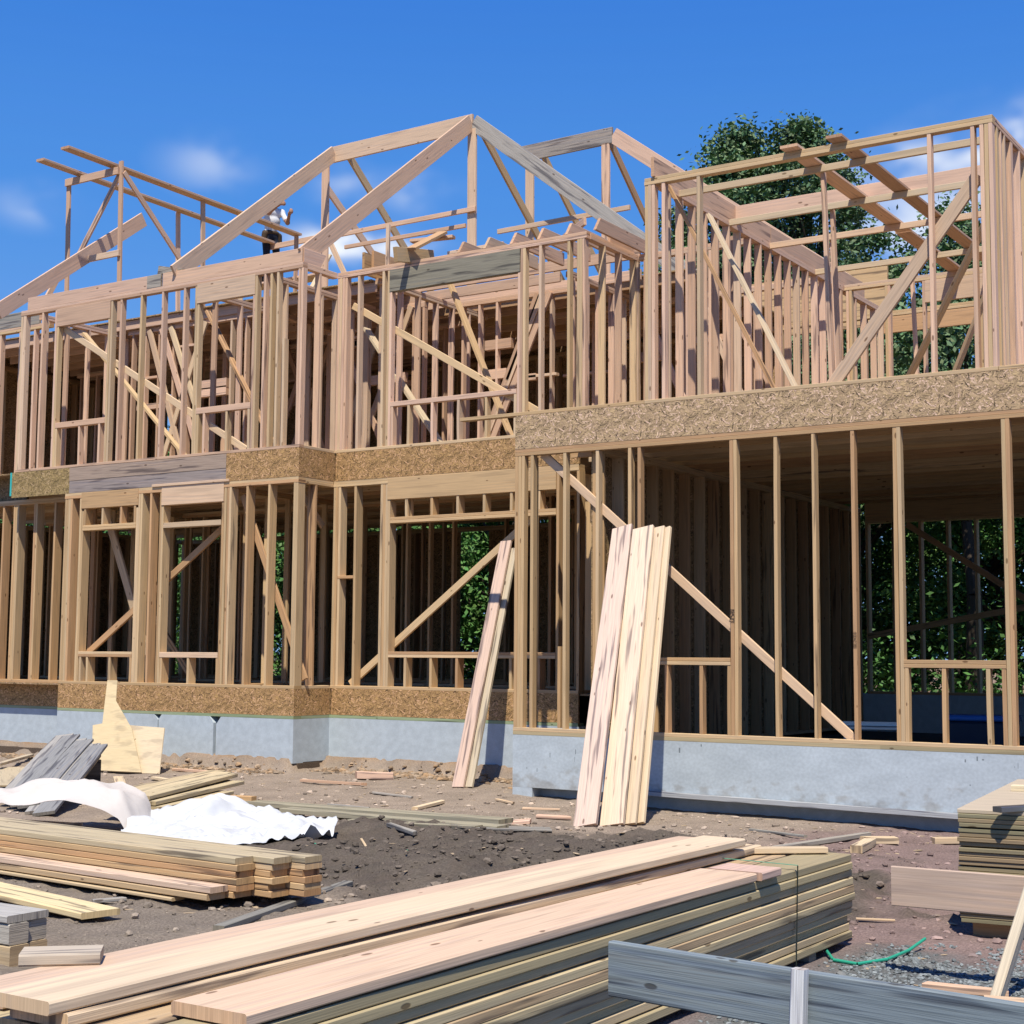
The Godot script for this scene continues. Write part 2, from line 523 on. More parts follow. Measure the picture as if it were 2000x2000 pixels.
func make_ground() -> void:
	var xs: Array = [-220.0, -140.0, -90.0, -60.0, -40.0, -28.0, -20.0, -15.0, -12.0]
	var x := -10.0
	while x < 10.0:
		xs.append(x)
		x += 0.10 if x < -3.0 else 0.055
	xs.append_array([10.5, 12.0, 15.0, 20.0, 30.0, 45.0, 70.0, 110.0, 200.0])
	var zs: Array = [-220.0, -140.0, -90.0, -60.0, -40.0, -28.0, -20.0, -14.0, -8.0, -4.0, -2.2]
	var z := -1.6
	while z < 13.0:
		zs.append(z)
		z += 0.055
	zs.append_array([14.0, 16.0, 20.0, 28.0, 40.0, 60.0, 100.0, 180.0])
	var nx := xs.size()
	var nz := zs.size()
	var v := PackedVector3Array(); var c := PackedColorArray(); var n := PackedVector3Array(); var uv := PackedVector2Array(); var idx := PackedInt32Array()
	for j in nz:
		for i in nx:
			v.append(Vector3(xs[i], hgt(xs[i], zs[j]), zs[j]))
			c.append(ground_color(xs[i], zs[j]))
			uv.append(Vector2(xs[i], zs[j]))
	for j in nz:
		for i in nx:
			var a := v[j * nx + maxi(i - 1, 0)]; var b := v[j * nx + mini(i + 1, nx - 1)]
			var d := v[maxi(j - 1, 0) * nx + i]; var e := v[mini(j + 1, nz - 1) * nx + i]
			n.append((e - d).cross(b - a).normalized())
			if i < nx - 1 and j < nz - 1:
				var s := j * nx + i
				idx.append_array([s, s + 1, s + nx, s + 1, s + nx + 1, s + nx])
	var arr := []
	arr.resize(Mesh.ARRAY_MAX)
	arr[Mesh.ARRAY_VERTEX] = v; arr[Mesh.ARRAY_NORMAL] = n; arr[Mesh.ARRAY_COLOR] = c; arr[Mesh.ARRAY_TEX_UV] = uv; arr[Mesh.ARRAY_INDEX] = idx
	var m := ArrayMesh.new()
	m.add_surface_from_arrays(Mesh.PRIMITIVE_TRIANGLES, arr)
	var o := put(self, "ground", m, mat.dirt)
	tag(o, "bare construction yard dirt with darker churned soil", "ground", "", "structure")

# ------------------------------------------------------------------ the house
const FZ := -0.7     # front of the tall left bay
const MZ := -1.4     # front of the recessed middle
const CX := -3.74    # corner where the left bay steps back
const F1 := 1.08     # main floor
const T1 := 3.78     # top of the lower walls
const F2 := 4.155    # upper floor
const T2 := 6.576    # top of the upper walls

func prism(parent: Node, called: String, poly: Array, z0: float, z1: float, col: Color, m: String) -> MeshInstance3D:
	# a shape drawn in x, y and given depth from z0 to z1
	var g := Geo.new()
	var pts := PackedVector2Array()
	for p in poly: pts.append(p)
	var tr := Geometry2D.triangulate_polygon(pts)
	for s in [z0, z1]:
		var nn := Vector3(0, 0, 1 if s == maxf(z0, z1) else -1)
		for k in range(0, tr.size(), 3):
			var P: Array = []
			for q in 3: P.append(Vector3(pts[tr[k + q]].x, pts[tr[k + q]].y, s))
			g.tri(P[0], P[1], P[2], nn, col, Vector2(P[0].x, P[0].y) / 1.2, Vector2(P[1].x, P[1].y) / 1.2, Vector2(P[2].x, P[2].y) / 1.2)
	var area := 0.0
	for k in pts.size():
		area += pts[k].cross(pts[(k + 1) % pts.size()])
	for k in pts.size():
		var a := pts[k]; var b := pts[(k + 1) % pts.size()]
		var e := (b - a).normalized()
		var nn := Vector3(e.y, -e.x, 0) * signf(area)
		g.quad(Vector3(a.x, a.y, z0), Vector3(b.x, b.y, z0), Vector3(b.x, b.y, z1), Vector3(a.x, a.y, z1), nn, Vector2(0, 0), Vector2(a.distance_to(b), 0), Vector2(a.distance_to(b), z1 - z0), Vector2(0, z1 - z0), col)
	return put(parent, called, g.mesh(), mat[m])

func make_house() -> void:
	house = thing("house_frame", "large two storey house of bare lumber framing on a grey concrete foundation", "house")
	var conc := Color(0.50, 0.575, 0.63)
	# ---- foundation
	var f := part("foundation", house)
	var gs := Geo.new()
	box_into(gs, Vector3(0, 0.11, -0.2), Vector3(8.2, 0.666, 0), conc)
	for k in gs.v.size():
		gs.uv[k] = Vector2((gs.v[k].x - gs.v[k].z) / 8.5, (0.666 - gs.v[k].y) / 0.556 * 0.98 + 0.01)
	put(f, "garage_stem_wall", gs.mesh(), mat.stained_concrete)
	slab(f, "footing", 0.25, 8.2, -0.25, 0.11, -0.42, -0.19, conc, "concrete")
	slab(f, "footing_end", 0.0, 0.25, -0.25, 0.11, -0.2, -0.001, conc, "concrete")
	bd(f, "form_strip", Vector3(1.25, 0.135, 0.028), Vector3(8.2, 0.06, 0.028), Vector3.UP, 0.05, 0.05, Color(0.42, 0.44, 0.46), "grey")
	slab(f, "stem_wall", CX, 0.0, 0.16, 0.70, MZ - 0.2, MZ, conc, "concrete")
	slab(f, "stem_wall", CX - 0.2, CX, 0.16, 0.70, MZ - 0.2, FZ - 0.2, conc, "concrete")
	prism(f, "stem_wall", [Vector2(-5.06, 0.15), Vector2(CX, 0.15), Vector2(CX, 0.70), Vector2(-4.98, 0.70), Vector2(-5.06, 0.60)], FZ - 0.2, FZ, conc, "concrete")
	prism(f, "stem_wall", [Vector2(-6.10, 0.15), Vector2(-5.13, 0.15), Vector2(-5.10, 0.17), Vector2(-5.10, 0.62), Vector2(-5.17, 0.70), Vector2(-6.05, 0.70), Vector2(-6.10, 0.64)], FZ - 0.2, FZ + 0.012, Color(conc.r * 1.04, conc.g * 1.04, conc.b * 1.03), "concrete")
	prism(f, "stem_wall", [Vector2(-8.13, 0.15), Vector2(-6.13, 0.15), Vector2(-6.13, 0.63), Vector2(-6.20, 0.70), Vector2(-8.13, 0.70)], FZ - 0.2, FZ, conc, "concrete")
	slab(f, "stem_wall", -13.2, -8.13, 0.15, 0.70, FZ - 0.45, FZ - 0.25, conc, "concrete")
	slab(f, "footing", -13.0, CX + 0.02, -0.3, 0.15, FZ - 0.5, FZ - 0.08, Color(0.20, 0.15, 0.11), "dirt")
	slab(f, "footing", CX + 0.02, -0.02, -0.3, 0.16, MZ - 0.3, MZ - 0.06, Color(0.20, 0.15, 0.11), "dirt")
	slab(f, "stem_wall", -13.2, 8.2, -0.3, 1.0, -8.2, -8.0, conc, "concrete")
	slab(f, "stem_wall", -13.4, -13.2, -0.3, 0.7, -8.0, FZ - 0.3, conc, "concrete")
	slab(f, "darkened_floor", 0.02, 8.2, 0.35, 0.45, -7.98, -0.21, Color(0.165, 0.138, 0.114), "dirt")  # floor coloured as dark earth to cut bounce and deepen the interior shade
	# ---- sills and lower rims
	var rim := part("floor_rim", house)
	var pt := [Color(0.30, 0.37, 0.22), Color(0.33, 0.39, 0.25)]
	var ob := Color(0.80, 0.66, 0.50)
	bd(rim, "mud_sill", Vector3(0.0, 0.686, -0.046), Vector3(4.1, 0.686, -0.046), Vector3.UP, 0.039, 0.092, pick(GREEN))
	bd(rim, "mud_sill", Vector3(4.1, 0.686, -0.046), Vector3(8.2, 0.686, -0.046), Vector3.UP, 0.039, 0.092, pick(GREEN))
	bd(rim, "mud_sill", Vector3(CX, 0.72, MZ - 0.07), Vector3(-0.01, 0.72, MZ - 0.07), Vector3.UP, 0.039, 0.14, pick(pt))
	bd(rim, "mud_sill", Vector3(CX - 0.07, 0.72, FZ - 0.145), Vector3(CX - 0.07, 0.72, MZ - 0.005), Vector3.UP, 0.039, 0.14, pick(pt))
	bd(rim, "mud_sill", Vector3(-5.6, 0.72, FZ - 0.07), Vector3(CX, 0.72, FZ - 0.07), Vector3.UP, 0.039, 0.14, pick(pt))
	bd(rim, "mud_sill", Vector3(-8.13, 0.72, FZ - 0.07), Vector3(-5.6, 0.72, FZ - 0.07), Vector3.UP, 0.039, 0.14, pick(pt))
	bd(rim, "mud_sill", Vector3(-13.0, 0.72, FZ - 0.32), Vector3(-8.13, 0.72, FZ - 0.32), Vector3.UP, 0.039, 0.14, pick(pt))
	slab(rim, "rim_board", CX + 0.028, -0.003, 0.742, F1, MZ - 0.028, MZ, ob, "osb")
	slab(rim, "rim_board", CX - 0.028, CX, 0.742, F1, MZ - 0.03, FZ - 0.03, ob, "osb")
	slab(rim, "rim_board", -5.35, CX, 0.742, F1, FZ - 0.028, FZ, ob, "osb")
	slab(rim, "rim_board", -8.13, -5.353, 0.742, F1, FZ - 0.028, FZ, ob, "osb")
	slab(rim, "rim_board", -13.0, -8.13, 0.742, F1, FZ - 0.278, FZ - 0.25, ob, "osb")
	# ---- upper rim
	slab(rim, "rim_board", 0.003, 4.87, T1 + 0.001, F2 - 0.002, -0.028, 0.0, Color(0.90, 0.86, 0.86), "osb")
	slab(rim, "rim_board", 4.873, 8.2, T1 + 0.001, F2 - 0.002, -0.028, 0.0, Color(0.90, 0.86, 0.86), "osb")
	slab(rim, "rim_board", CX + 0.028, -0.003, T1 + 0.001, F2 - 0.002, MZ - 0.028, MZ, ob, "osb")
	slab(rim, "rim_board", CX - 0.028, CX, T1 + 0.001, F2 - 0.002, MZ - 0.03, FZ - 0.03, ob, "osb")
	slab(rim, "rim_board", -5.0, CX, T1 + 0.001, F2 - 0.002, FZ - 0.028, FZ, ob, "osb")
	bd(rim, "weathered_rim_board", Vector3(-8.05, T1 + 0.275, FZ - 0.016), Vector3(-5.003, T1 + 0.275, FZ - 0.016), Vector3.UP, 0.19, 0.036, Color(0.40, 0.31, 0.25), "grey")
	bd(rim, "weathered_rim_board", Vector3(-8.05, T1 + 0.09, FZ - 0.02), Vector3(-5.003, T1 + 0.09, FZ - 0.02), Vector3.UP, 0.176, 0.036, Color(0.33, 0.285, 0.265), "grey")
	slab(rim, "rim_board", -9.3, -8.053, T1 + 0.001, F2 - 0.002, FZ - 0.03, FZ - 0.002, Color(0.62, 0.60, 0.46), "osb")
	slab(rim, "membrane_strip", -9.335, -9.302, T1 + 0.03, F2 + 0.0, FZ - 0.05, FZ + 0.004, Color(0.05, 0.42, 0.40), "plastic")
	slab(rim, "rim_board", -13.0, -9.34, T1 + 0.001, F2 - 0.002, FZ - 0.35, FZ - 0.32, Color(0.5, 0.46, 0.40), "osb")
	# ---- floors
	var deck := part("floor_deck", house)
	for k in 5:
		var x0 := -13.0 + 2.652 * k
		slab(deck, "deck_panel", x0 + 0.0, x0 + 2.649, F1 - 0.022, F1 - 0.001, -7.98, (FZ - 0.31) if k < 1 else (FZ - 0.03 if k < 3 else MZ - 0.03), Color(0.62, 0.56, 0.5), "osb")
		slab(deck, "deck_panel", x0 + 0.0, x0 + 2.649, F2 - 0.024, F2 - 0.003, -8.0, (FZ - 0.33) if k < 1 else (FZ - 0.03 if k < 3 else MZ - 0.03), Color(0.62, 0.56, 0.5), "osb")
	for k in 3:
		slab(deck, "deck_panel", 0.27 + 2.64 * k, 0.27 + 2.64 * k + 2.637, F2 - 0.024, F2 - 0.003, -8.0, -0.03, Color(0.62, 0.56, 0.5), "osb")
	for k in 19:
		var z := -0.25 - 0.406 * k
		bd(deck, "floor_joist", Vector3(0.1, F2 - 0.19, z), Vector3(8.1, F2 - 0.19, z), Vector3.UP, 0.33, 0.04, pick(TAN))
		if k > 2:
			bd(deck, "floor_joist", Vector3(-12.9, F2 - 0.19, z), Vector3(-0.1, F2 - 0.19, z), Vector3.UP, 0.33, 0.04, pick(TAN))
	make_lower_walls()
	make_upper_walls()
	make_roof()

const X := Vector3(1, 0, 0)
const IN := Vector3(0, 0, -1)

func make_lower_walls() -> void:
	# garage front
	var g := wall("garage_front_wall", Vector3(0, 0, 0), X, IN, 0.089, 0.706, T1, 0.0, 8.2, TAN, [0.021, 0.061, 0.101, 0.225, 0.64, 1.04, 1.43, 1.545, 2.595, 2.635, 3.07, 3.47, 3.87, 4.28, 4.32, 5.30, 5.34, 5.76, 6.16, 6.57])
	hz(g, "window_sill", 1.565, 2.575, 1.435, 0.036); hz(g, "window_sill", 1.565, 2.575, 1.473, 0.036)
	hz(g, "window_sill", 4.34, 5.28, 1.43, 0.036); hz(g, "window_sill", 4.34, 5.28, 1.468, 0.036)
	for t in [1.585, 1.86, 2.25, 2.555, 4.36, 4.71, 5.12, 5.26]:
		st(g, "cripple_stud", t, 0.745, 1.434)
	dg(g, "diagonal_brace", 0.30, 3.72, 3.86, 0.70, 0.111, 0.089, 0.038, PALE)
	st(g, "stud", 0.48, 0.745, 1.62, 0.16); st(g, "stud", 0.17, 0.745, 3.70, 0.10)
	stamp(g.n, "DSN", Vector3(2.597, 1.93, 0.0015), 0.075)
	stamp(g.n, "BEZKOU", Vector3(3.872, 1.69, 0.0015), 0.042)
	# the garage's inner walls
	var gl := wall("garage_side_wall", Vector3(1.06, 0, -0.12), IN, Vector3(-1, 0, 0), 0.14, 0.5, 3.76, 0.0, 7.85, TAN, spaced(0.03, 7.8))
	slab(gl.n, "sheathing", 0.905, 0.918, 0.5, 3.76, -7.95, -0.12, Color(0.7, 0.64, 0.55), "osb")
	var gb := wall("garage_back_wall", Vector3(1.1, 0, -8.0), X, IN, 0.14, 1.0, 3.62, 0.0, 6.9, TAN, spaced(0.02, 6.9))
	hz(gb, "header", 0.0, 6.9, 3.62, 0.33, 0.0)
	dg(gb, "diagonal_brace", 0.65, 3.5, 2.9, 2.0, -0.03); dg(gb, "diagonal_brace", 0.05, 1.85, 2.6, 2.3, -0.05)
	var gr := wall("garage_end_wall", Vector3(8.1, 0, -0.1), IN, X, 0.14, 0.5, 3.76, 0.0, 7.8, TAN, spaced(0.03, 7.8))
	slab(gr.n, "sheathing", 8.245, 8.26, 0.5, 3.76, -7.95, -0.1, Color(0.7, 0.64, 0.55), "osb")
	# recessed middle
	var m := wall("recess_front_wall", Vector3(0, 0, MZ), X, IN, 0.14, F1, T1, CX, -0.005, TAN, [CX + 0.02, CX + 0.06, CX + 0.10, -3.37, -2.945, -2.905, -2.865, -0.3, -0.02])
	st(m, "jack_stud", -2.825, F1 + 0.038, 3.49)
	hz(m, "header", -2.845, -0.32, 3.495, 0.279, -0.004, 0.09)
	hz(m, "window_head", -2.80, -0.32, 3.19, 0.038); hz(m, "window_head", -2.80, -0.32, 3.229, 0.038)
	hz(m, "window_sill", -2.80, -0.32, 1.485, 0.036); hz(m, "window_sill", -2.80, -0.32, 1.522, 0.036)
	for k in 6:
		st(m, "cripple_stud", -2.545 + 0.396 * k, 3.268, 3.494)
		st(m, "cripple_stud", -2.535 + 0.396 * k, F1 + 0.038, 1.484)
	dg(m, "diagonal_brace", -3.53, 1.14, -0.55, 3.33, 0.165)
	hz(m, "blocking", -3.65, -3.39, 2.50, 0.038)
	var rr := wall("bay_return_wall", Vector3(CX, 0, FZ), IN, Vector3(-1, 0, 0), 0.14, F1, T1, 0.14, 0.70, TAN, [0.36])
	dg(rr, "diagonal_brace", 0.16, 3.65, 0.68, 3.2, 0.16)
	# left bay
	var l := wall("bay_front_wall", Vector3(0, 0, FZ), X, IN, 0.14, F1, T1, -8.13, CX, TAN, [-8.108, -8.068, -8.028, -7.988, -7.80, -6.615, -6.575, -6.385, -6.20, -5.01, -4.955, -4.915, -4.62, -4.24, CX - 0.06, CX - 0.02])
	for t in [-7.76, -6.655, -6.16, -5.05]:
		st(l, "jack_stud", t, F1 + 0.038, 3.515)
	hz(l, "header", -7.78, -6.635, 3.55, 0.228, -0.003, 0.09)
	hz(l, "header", -6.18, -5.03, 3.52, 0.258, -0.006, 0.09, PALE)
	hz(l, "header_cap", -6.36, -4.93, 3.779, 0.034, -0.02, 0.12, PALE)
	hz(l, "window_head", -7.74, -6.675, 3.235, 0.036); hz(l, "window_head", -7.74, -6.675, 3.273, 0.036)
	hz(l, "window_head", -6.14, -5.07, 3.21, 0.07, 0.0, -1.0, PALE)
	hz(l, "window_sill", -7.74, -6.675, 1.46, 0.036); hz(l, "window_sill", -7.74, -6.675, 1.497, 0.036)
	hz(l, "window_sill", -6.14, -5.07, 1.46, 0.072, 0.0, -1.0, PALE)
	for t in [-7.71, -7.35, -6.98, -6.70]:
		st(l, "cripple_stud", t, 3.31, 3.549)
	for t in [-7.70, -7.56, -7.11, -6.70, -6.12, -5.61, -5.09]:
		st(l, "cripple_stud", t, F1 + 0.038, 1.459)
	dg(l, "diagonal_brace", -7.75, 1.5, -5.10, 3.32, 0.17, 0.089, 0.038, [], 0.1)
	dg(l, "diagonal_brace", -7.62, 3.45, -7.0, 1.50, 0.35, 0.12, 0.038, PALE, 0.25)
	dg(l, "diagonal_brace", -4.85, 3.60, -3.72, 1.20, 0.18)
	dg(l, "diagonal_brace", -8.1, 2.5, -6.9, 1.15, 1.4)
	# farther left, set back
	var ll := wall("end_front_wall", Vector3(0, 0, FZ - 0.25), X, IN, 0.14, F1, T1, -13.0, -8.14, TAN, [-8.63, -9.03, -9.07, -9.45, -9.49, -9.53, -9.78, -10.18, -10.6, -11.0, -11.4])
	# partitions behind
	wall("partition_wall", Vector3(0, 0, -3.6), X, IN, 0.089, F1, 3.77, -12.0, -0.2, TAN, spaced(-11.9, -0.22, 0.406, [[-7.4, -6.5], [-3.0, -2.1]]))
	wall("partition_wall", Vector3(0, 0, -5.9), X, IN, 0.089, F1, 3.77, -12.0, -0.2, TAN, spaced(-11.7, -0.22, 0.406, [[-9.4, -8.5], [-5.2, -4.2]]))
	wall("partition_wall", Vector3(-5.3, 0, -1.2), IN, X, 0.089, F1, 3.77, 0.0, 2.3, TAN, spaced(0.2, 2.2))
	wall("partition_wall", Vector3(-2.2, 0, -3.7), IN, X, 0.089, F1, 3.77, 0.0, 4.2, TAN, spaced(0.2, 4.1))
	wall("partition_wall", Vector3(-0.15, 0, -1.6), IN, X, 0.089, F1, 3.77, 0.0, 6.2, TAN, spaced(0.2, 6.1))
	wall("partition_wall", Vector3(-8.8, 0, -1.2), IN, X, 0.089, F1, 3.77, 0.0, 4.6, TAN, spaced(0.2, 4.5))
	wall("back_wall", Vector3(0, 0, -7.85), X, IN, 0.14, F1, 3.77, -13.0, 0.8, TAN, spaced(-12.9, 0.7, 0.406, [[-11.0, -9.9], [-6.9, -5.4], [-2.9, -1.9]]))
	for k in [[-13.0, -10.8], [-10.1, -6.3], [-5.7, -2.6], [-2.1, 0.8]]:
		slab(house, "added_back_sheathing", k[0], k[1], F1, 3.77, -8.005, -7.992, Color(0.7, 0.6, 0.48), "osb")  # panels added behind the back wall to darken the lower rooms
	var ew := wall("end_wall", Vector3(-13.0, 0, FZ - 0.4), IN, Vector3(-1, 0, 0), 0.14, F1, T1, 0.0, 7.0, TAN, spaced(0.1, 6.9))
	slab(ew.n, "sheathing", -13.17, -13.15, 0.74, T1, -7.9, FZ - 0.4, Color(0.7, 0.64, 0.55), "osb")

func stamp(parent: Node, text: String, at: Vector3, size: float) -> void:
	# the mill's ink stamp running up the face of a stud
	var t := TextMesh.new()
	t.text = text
	var f := SystemFont.new()
	f.font_names = PackedStringArray(["Droid Sans Mono"])
	t.font = f
	t.font_size = 32
	t.pixel_size = size / 32.0
	t.depth = 0.0006
	var m := StandardMaterial3D.new()
	m.albedo_color = Color(0.13, 0.11, 0.10)
	m.roughness = 0.9
	put(parent, "ink_stamp", t, m, Transform3D(Basis(Vector3.BACK, PI / 2), at))

func make_upper_walls() -> void:
	var UP2 := PINK + [TAN[2]]
	var MIX := PINK + [TAN[2], TAN[4], PALE[1]]
	# room over the garage
	var g := wall("gable_room_front_wall", Vector3(0, 0, 0), X, IN, 0.089, F2, T2, 1.61, 5.27, MIX, [1.631, 1.671, 1.711, 1.83, 2.24, 4.67, 5.08, 5.165, 5.205, 5.245])
	dg(g, "diagonal_brace", 5.10, 6.05, 3.62, 4.16, 0.112, 0.13, 0.038, PINK)
	bd(g.n, "sole_plate", Vector3(-0.75, F2 + 0.019, -0.046), Vector3(1.605, F2 + 0.019, -0.046), Vector3.UP, 0.038, 0.089, pick(TAN))
	bd(g.n, "sole_plate", Vector3(5.275, F2 + 0.019, -0.046), Vector3(8.2, F2 + 0.019, -0.046), Vector3.UP, 0.038, 0.089, pick(TAN))
	var sl := wall("gable_room_side_wall", Vector3(1.75, 0, -0.09), IN, Vector3(-1, 0, 0), 0.089, F2, T2, 0.0, 7.05, PINK, spaced(0.25, 5.2, 0.30) + [5.32, 5.36, 5.9, 6.3, 6.7, 7.0])
	for t in [1.2, 2.0, 3.4]:
		st(sl, "stud", t + 0.16, F2 + 0.04, T2 - 0.08, 0.12)
	bd(sl.n, "plate_board", Vector3(1.72, T2 + 0.108, 0.02), Vector3(1.72, T2 + 0.108, -3.05), Vector3.UP, 0.21, 0.038, pick(PINK))
	bd(sl.n, "plate_board", Vector3(1.72, T2 + 0.108, -3.06), Vector3(1.72, T2 + 0.108, -6.35), Vector3.UP, 0.21, 0.038, pick(PINK))
	bd(sl.n, "diagonal_brace", Vector3(1.80, 6.45, -1.20), Vector3(3.16, 4.19, -0.40), Vector3(0, 0, 1), 0.09, 0.038, pick(PALE))
	bd(sl.n, "diagonal_brace", Vector3(1.80, 6.52, -0.20), Vector3(2.93, 4.19, -0.42), Vector3(0, 0, 1), 0.04, 0.038, pick(TAN))
	var sr := wall("gable_room_side_wall", Vector3(5.18, 0, -0.09), IN, X, 0.089, F2, T2, 0.0, 7.0, MIX, spaced(0.06, 7.0, 0.27))
	st(sr, "stud", 0.10, F2 + 0.04, T2 - 0.08); st(sr, "stud", 0.20, F2 + 0.04, T2 - 0.08); st(sr, "stud", 0.55, F2 + 0.04, T2 - 0.08)
	var sb := wall("gable_room_back_wall", Vector3(0, 0, -5.5), X, IN, 0.089, F2, T2, 1.76, 5.17, MIX, [1.80, 1.84, 2.34, 2.38, 2.85, 4.1, 4.5, 5.0])
	hz(sb, "header", 2.87, 5.1, 6.20, 0.295, -0.003, 0.045)
	var sc := wall("rear_room_wall", Vector3(0, 0, -7.3), X, IN, 0.089, F2, T2 + 0.0, 0.2, 5.6, TAN, [0.6, 1.0, 1.4, 3.1, 3.5, 4.3, 4.7, 5.2])
	hz(sc, "header", 1.5, 3.0, 6.25, 0.24, 0.0, 0.045); hz(sc, "window_sill", 1.5, 3.0, 5.05, 0.07); hz(sc, "window_sill", 3.1, 4.3, 4.75, 0.05)
	for z in [-0.56, -1.85, -3.02, -4.50]:
		bd(g.n, "ceiling_joist", Vector3(1.66, T2 - 0.04 + 0.0, z), Vector3(5.26, T2 - 0.04, z), Vector3.UP, 0.072, 0.038, pick(PALE))
	for x in [[3.205, 3.39, 0.12, -3.4], [3.70, 3.865, 0.16, -3.4], [3.18, 3.37, -3.42, -5.6], [3.69, 3.86, -3.42, -5.6]]:
		bd(g.n, "walk_board", Vector3((x[0] + x[1]) * 0.5, T2 + 0.016, x[2]), Vector3((x[0] + x[1]) * 0.5, T2 + 0.016, x[3]), X, x[1] - x[0], 0.03, pick(PINK), "wood2")
	bd(g.n, "beam", Vector3(1.60, T2 + 0.105, -2.05), Vector3(5.26, T2 + 0.105, -2.05), Vector3.UP, 0.205, 0.038, pick(PINK))
	for p in [[3.40, -0.62], [3.00, -1.92], [2.55, -3.08], [3.05, -4.5]]:
		bd(g.n, "prop", Vector3(p[0] - 0.03, T2 - 0.06, p[1]), Vector3(p[0] + 0.06, F2, p[1] + 0.05), X, 0.038, 0.075, pick(PINK))
	bd(g.n, "diagonal_brace", Vector3(4.95, 6.3, -1.5), Vector3(3.2, 4.2, -2.9), Vector3(0, 0, 1), 0.12, 0.038, pick(TAN))
	bd(g.n, "diagonal_brace", Vector3(4.6, 6.0, -2.8), Vector3(3.6, 4.2, -3.4), Vector3(0, 0, 1), 0.12, 0.038, pick(PALE))
	# recessed middle
	var m := wall("recess_upper_wall", Vector3(0, 0, MZ), X, IN, 0.089, F2, T2, CX, 0.09, MIX, [CX + 0.02, CX + 0.06, CX + 0.10, CX + 0.14, -3.38, -2.97, -2.885, -0.835, -0.795, -0.56, -0.16, -0.035, 0.01, 0.05])
	st(m, "jack_stud", -2.845, F2 + 0.038, 6.205); st(m, "jack_stud", -0.875, F2 + 0.038, 6.205)
	hz(m, "weathered_header", -2.865, -0.856, 6.21, 0.288, -0.004, 0.085, [Color(0.27, 0.255, 0.20)], "grey")
	hz(m, "window_sill", -2.825, -0.895, 4.70, 0.06)
	for t in [-2.80, -2.54, -2.16, -1.755, -1.345, -0.915]:
		st(m, "cripple_stud", t, F2 + 0.038, 4.699)
	dg(m, "diagonal_brace", -3.55, 6.13, -0.52, 4.40, 0.112)
	bd(m.n, "prop", Vector3(-2.75, 6.55, -2.6), Vector3(-1.65, 4.18, -2.6), Vector3(0, 0, 1), 0.12, 0.04, pick(TAN))
	bd(m.n, "prop", Vector3(-4.2, 6.10, -2.6), Vector3(-2.75, 4.20, -2.6), Vector3(0, 0, 1), 0.14, 0.04, pick(PALE))
	var mr := wall("recess_side_wall", Vector3(0.10, 0, MZ - 0.09), IN, Vector3(-1, 0, 0), 0.089, F2, T2, 0.0, 1.25, MIX, [0.35, 0.75, 1.14, 1.19, 1.23])
	bd(mr.n, "plate_board", Vector3(0.06, T2 + 0.10, -2.0), Vector3(0.06, T2 + 0.10, -2.62), Vector3.UP, 0.20, 0.038, pick(PINK))
	wall("upper_partition", Vector3(0, 0, -2.65), X, IN, 0.089, F2, T2, 0.12, 1.64, PINK, spaced(0.2, 1.6, 0.3))
	var ur := wall("bay_upper_return", Vector3(CX, 0, FZ), IN, Vector3(-1, 0, 0), 0.089, F2, T2, 0.09, 0.70, MIX, [0.36])
	bd(ur.n, "plate_board", Vector3(CX - 0.03, T2 + 0.095, FZ - 0.03), Vector3(CX - 0.03, T2 + 0.095, FZ - 0.42), Vector3.UP, 0.19, 0.038, pick(PINK), "wood", 0.0, 0.0, 0.6)
	# left bay
	var l := wall("bay_upper_wall", Vector3(0, 0, FZ), X, IN, 0.089, F2, T2, -9.24, CX, MIX, [-9.22, -9.18, -9.14, -8.76, -8.46, -7.30, -7.11, -6.70, -6.28, -5.86, -5.64, -4.545, -4.40, -4.29, -4.17, CX - 0.06, CX - 0.02])
	for t in [-8.42, -7.34, -5.60, -4.585]:
		st(l, "jack_stud", t, F2 + 0.038, 6.245)
	st(l, "stud", -4.05, F2 + 0.038, 5.6)
	hz(l, "header", -8.44, -7.32, 6.25, 0.26, -0.003, 0.085); hz(l, "header", -5.62, -4.565, 6.25, 0.27, -0.003, 0.085)
	hz(l, "window_sill", -8.40, -7.36, 4.75, 0.08); hz(l, "window_sill", -5.58, -4.605, 4.73, 0.08)
	for t in [-8.38, -7.89, -7.48, -5.56, -5.44, -5.03, -4.63]:
		st(l, "cripple_stud", t, F2 + 0.038, 4.729 if t > -6.0 else 4.749)
	dg(l, "diagonal_brace", -8.55, 6.32, -4.75, 4.20, 0.112)
	bd(l.n, "prop", Vector3(-6.6, 6.5, -1.9), Vector3(-5.1, 4.2, -1.9), Vector3(0, 0, 1), 0.09, 0.04, pick(TAN))
	bd(l.n, "prop", Vector3(-9.0, 6.4, -1.7), Vector3(-6.9, 4.25, -2.0), Vector3(0, 0, 1), 0.09, 0.04, pick(TAN))
	bd(l.n, "plate_board", Vector3(-9.10, T2 + 0.093, FZ - 0.022), Vector3(-6.60, T2 + 0.093, FZ - 0.022), Vector3.UP, 0.185, 0.038, pick(PINK))
	bd(l.n, "plate_board", Vector3(-6.598, T2 + 0.093, FZ - 0.020), Vector3(-6.33, T2 + 0.093, FZ - 0.020), Vector3.UP, 0.185, 0.038, pick(GREY), "grey")
	bd(l.n, "plate_board", Vector3(-6.29, T2 + 0.093, FZ - 0.022), Vector3(CX - 0.02, T2 + 0.093, FZ - 0.022), Vector3.UP, 0.185, 0.038, pick(PINK))
	var wdg := prism(l.n, "wedge_offcut", [Vector2(-6.42, T2 + 0.19), Vector2(-5.9, T2 + 0.20), Vector2(-6.40, T2 + 0.31)], FZ - 0.06, FZ - 0.02, pick(GREY), "grey")
	# loose braces and blocks among the rooms
	var br := part("room_bracing", house)
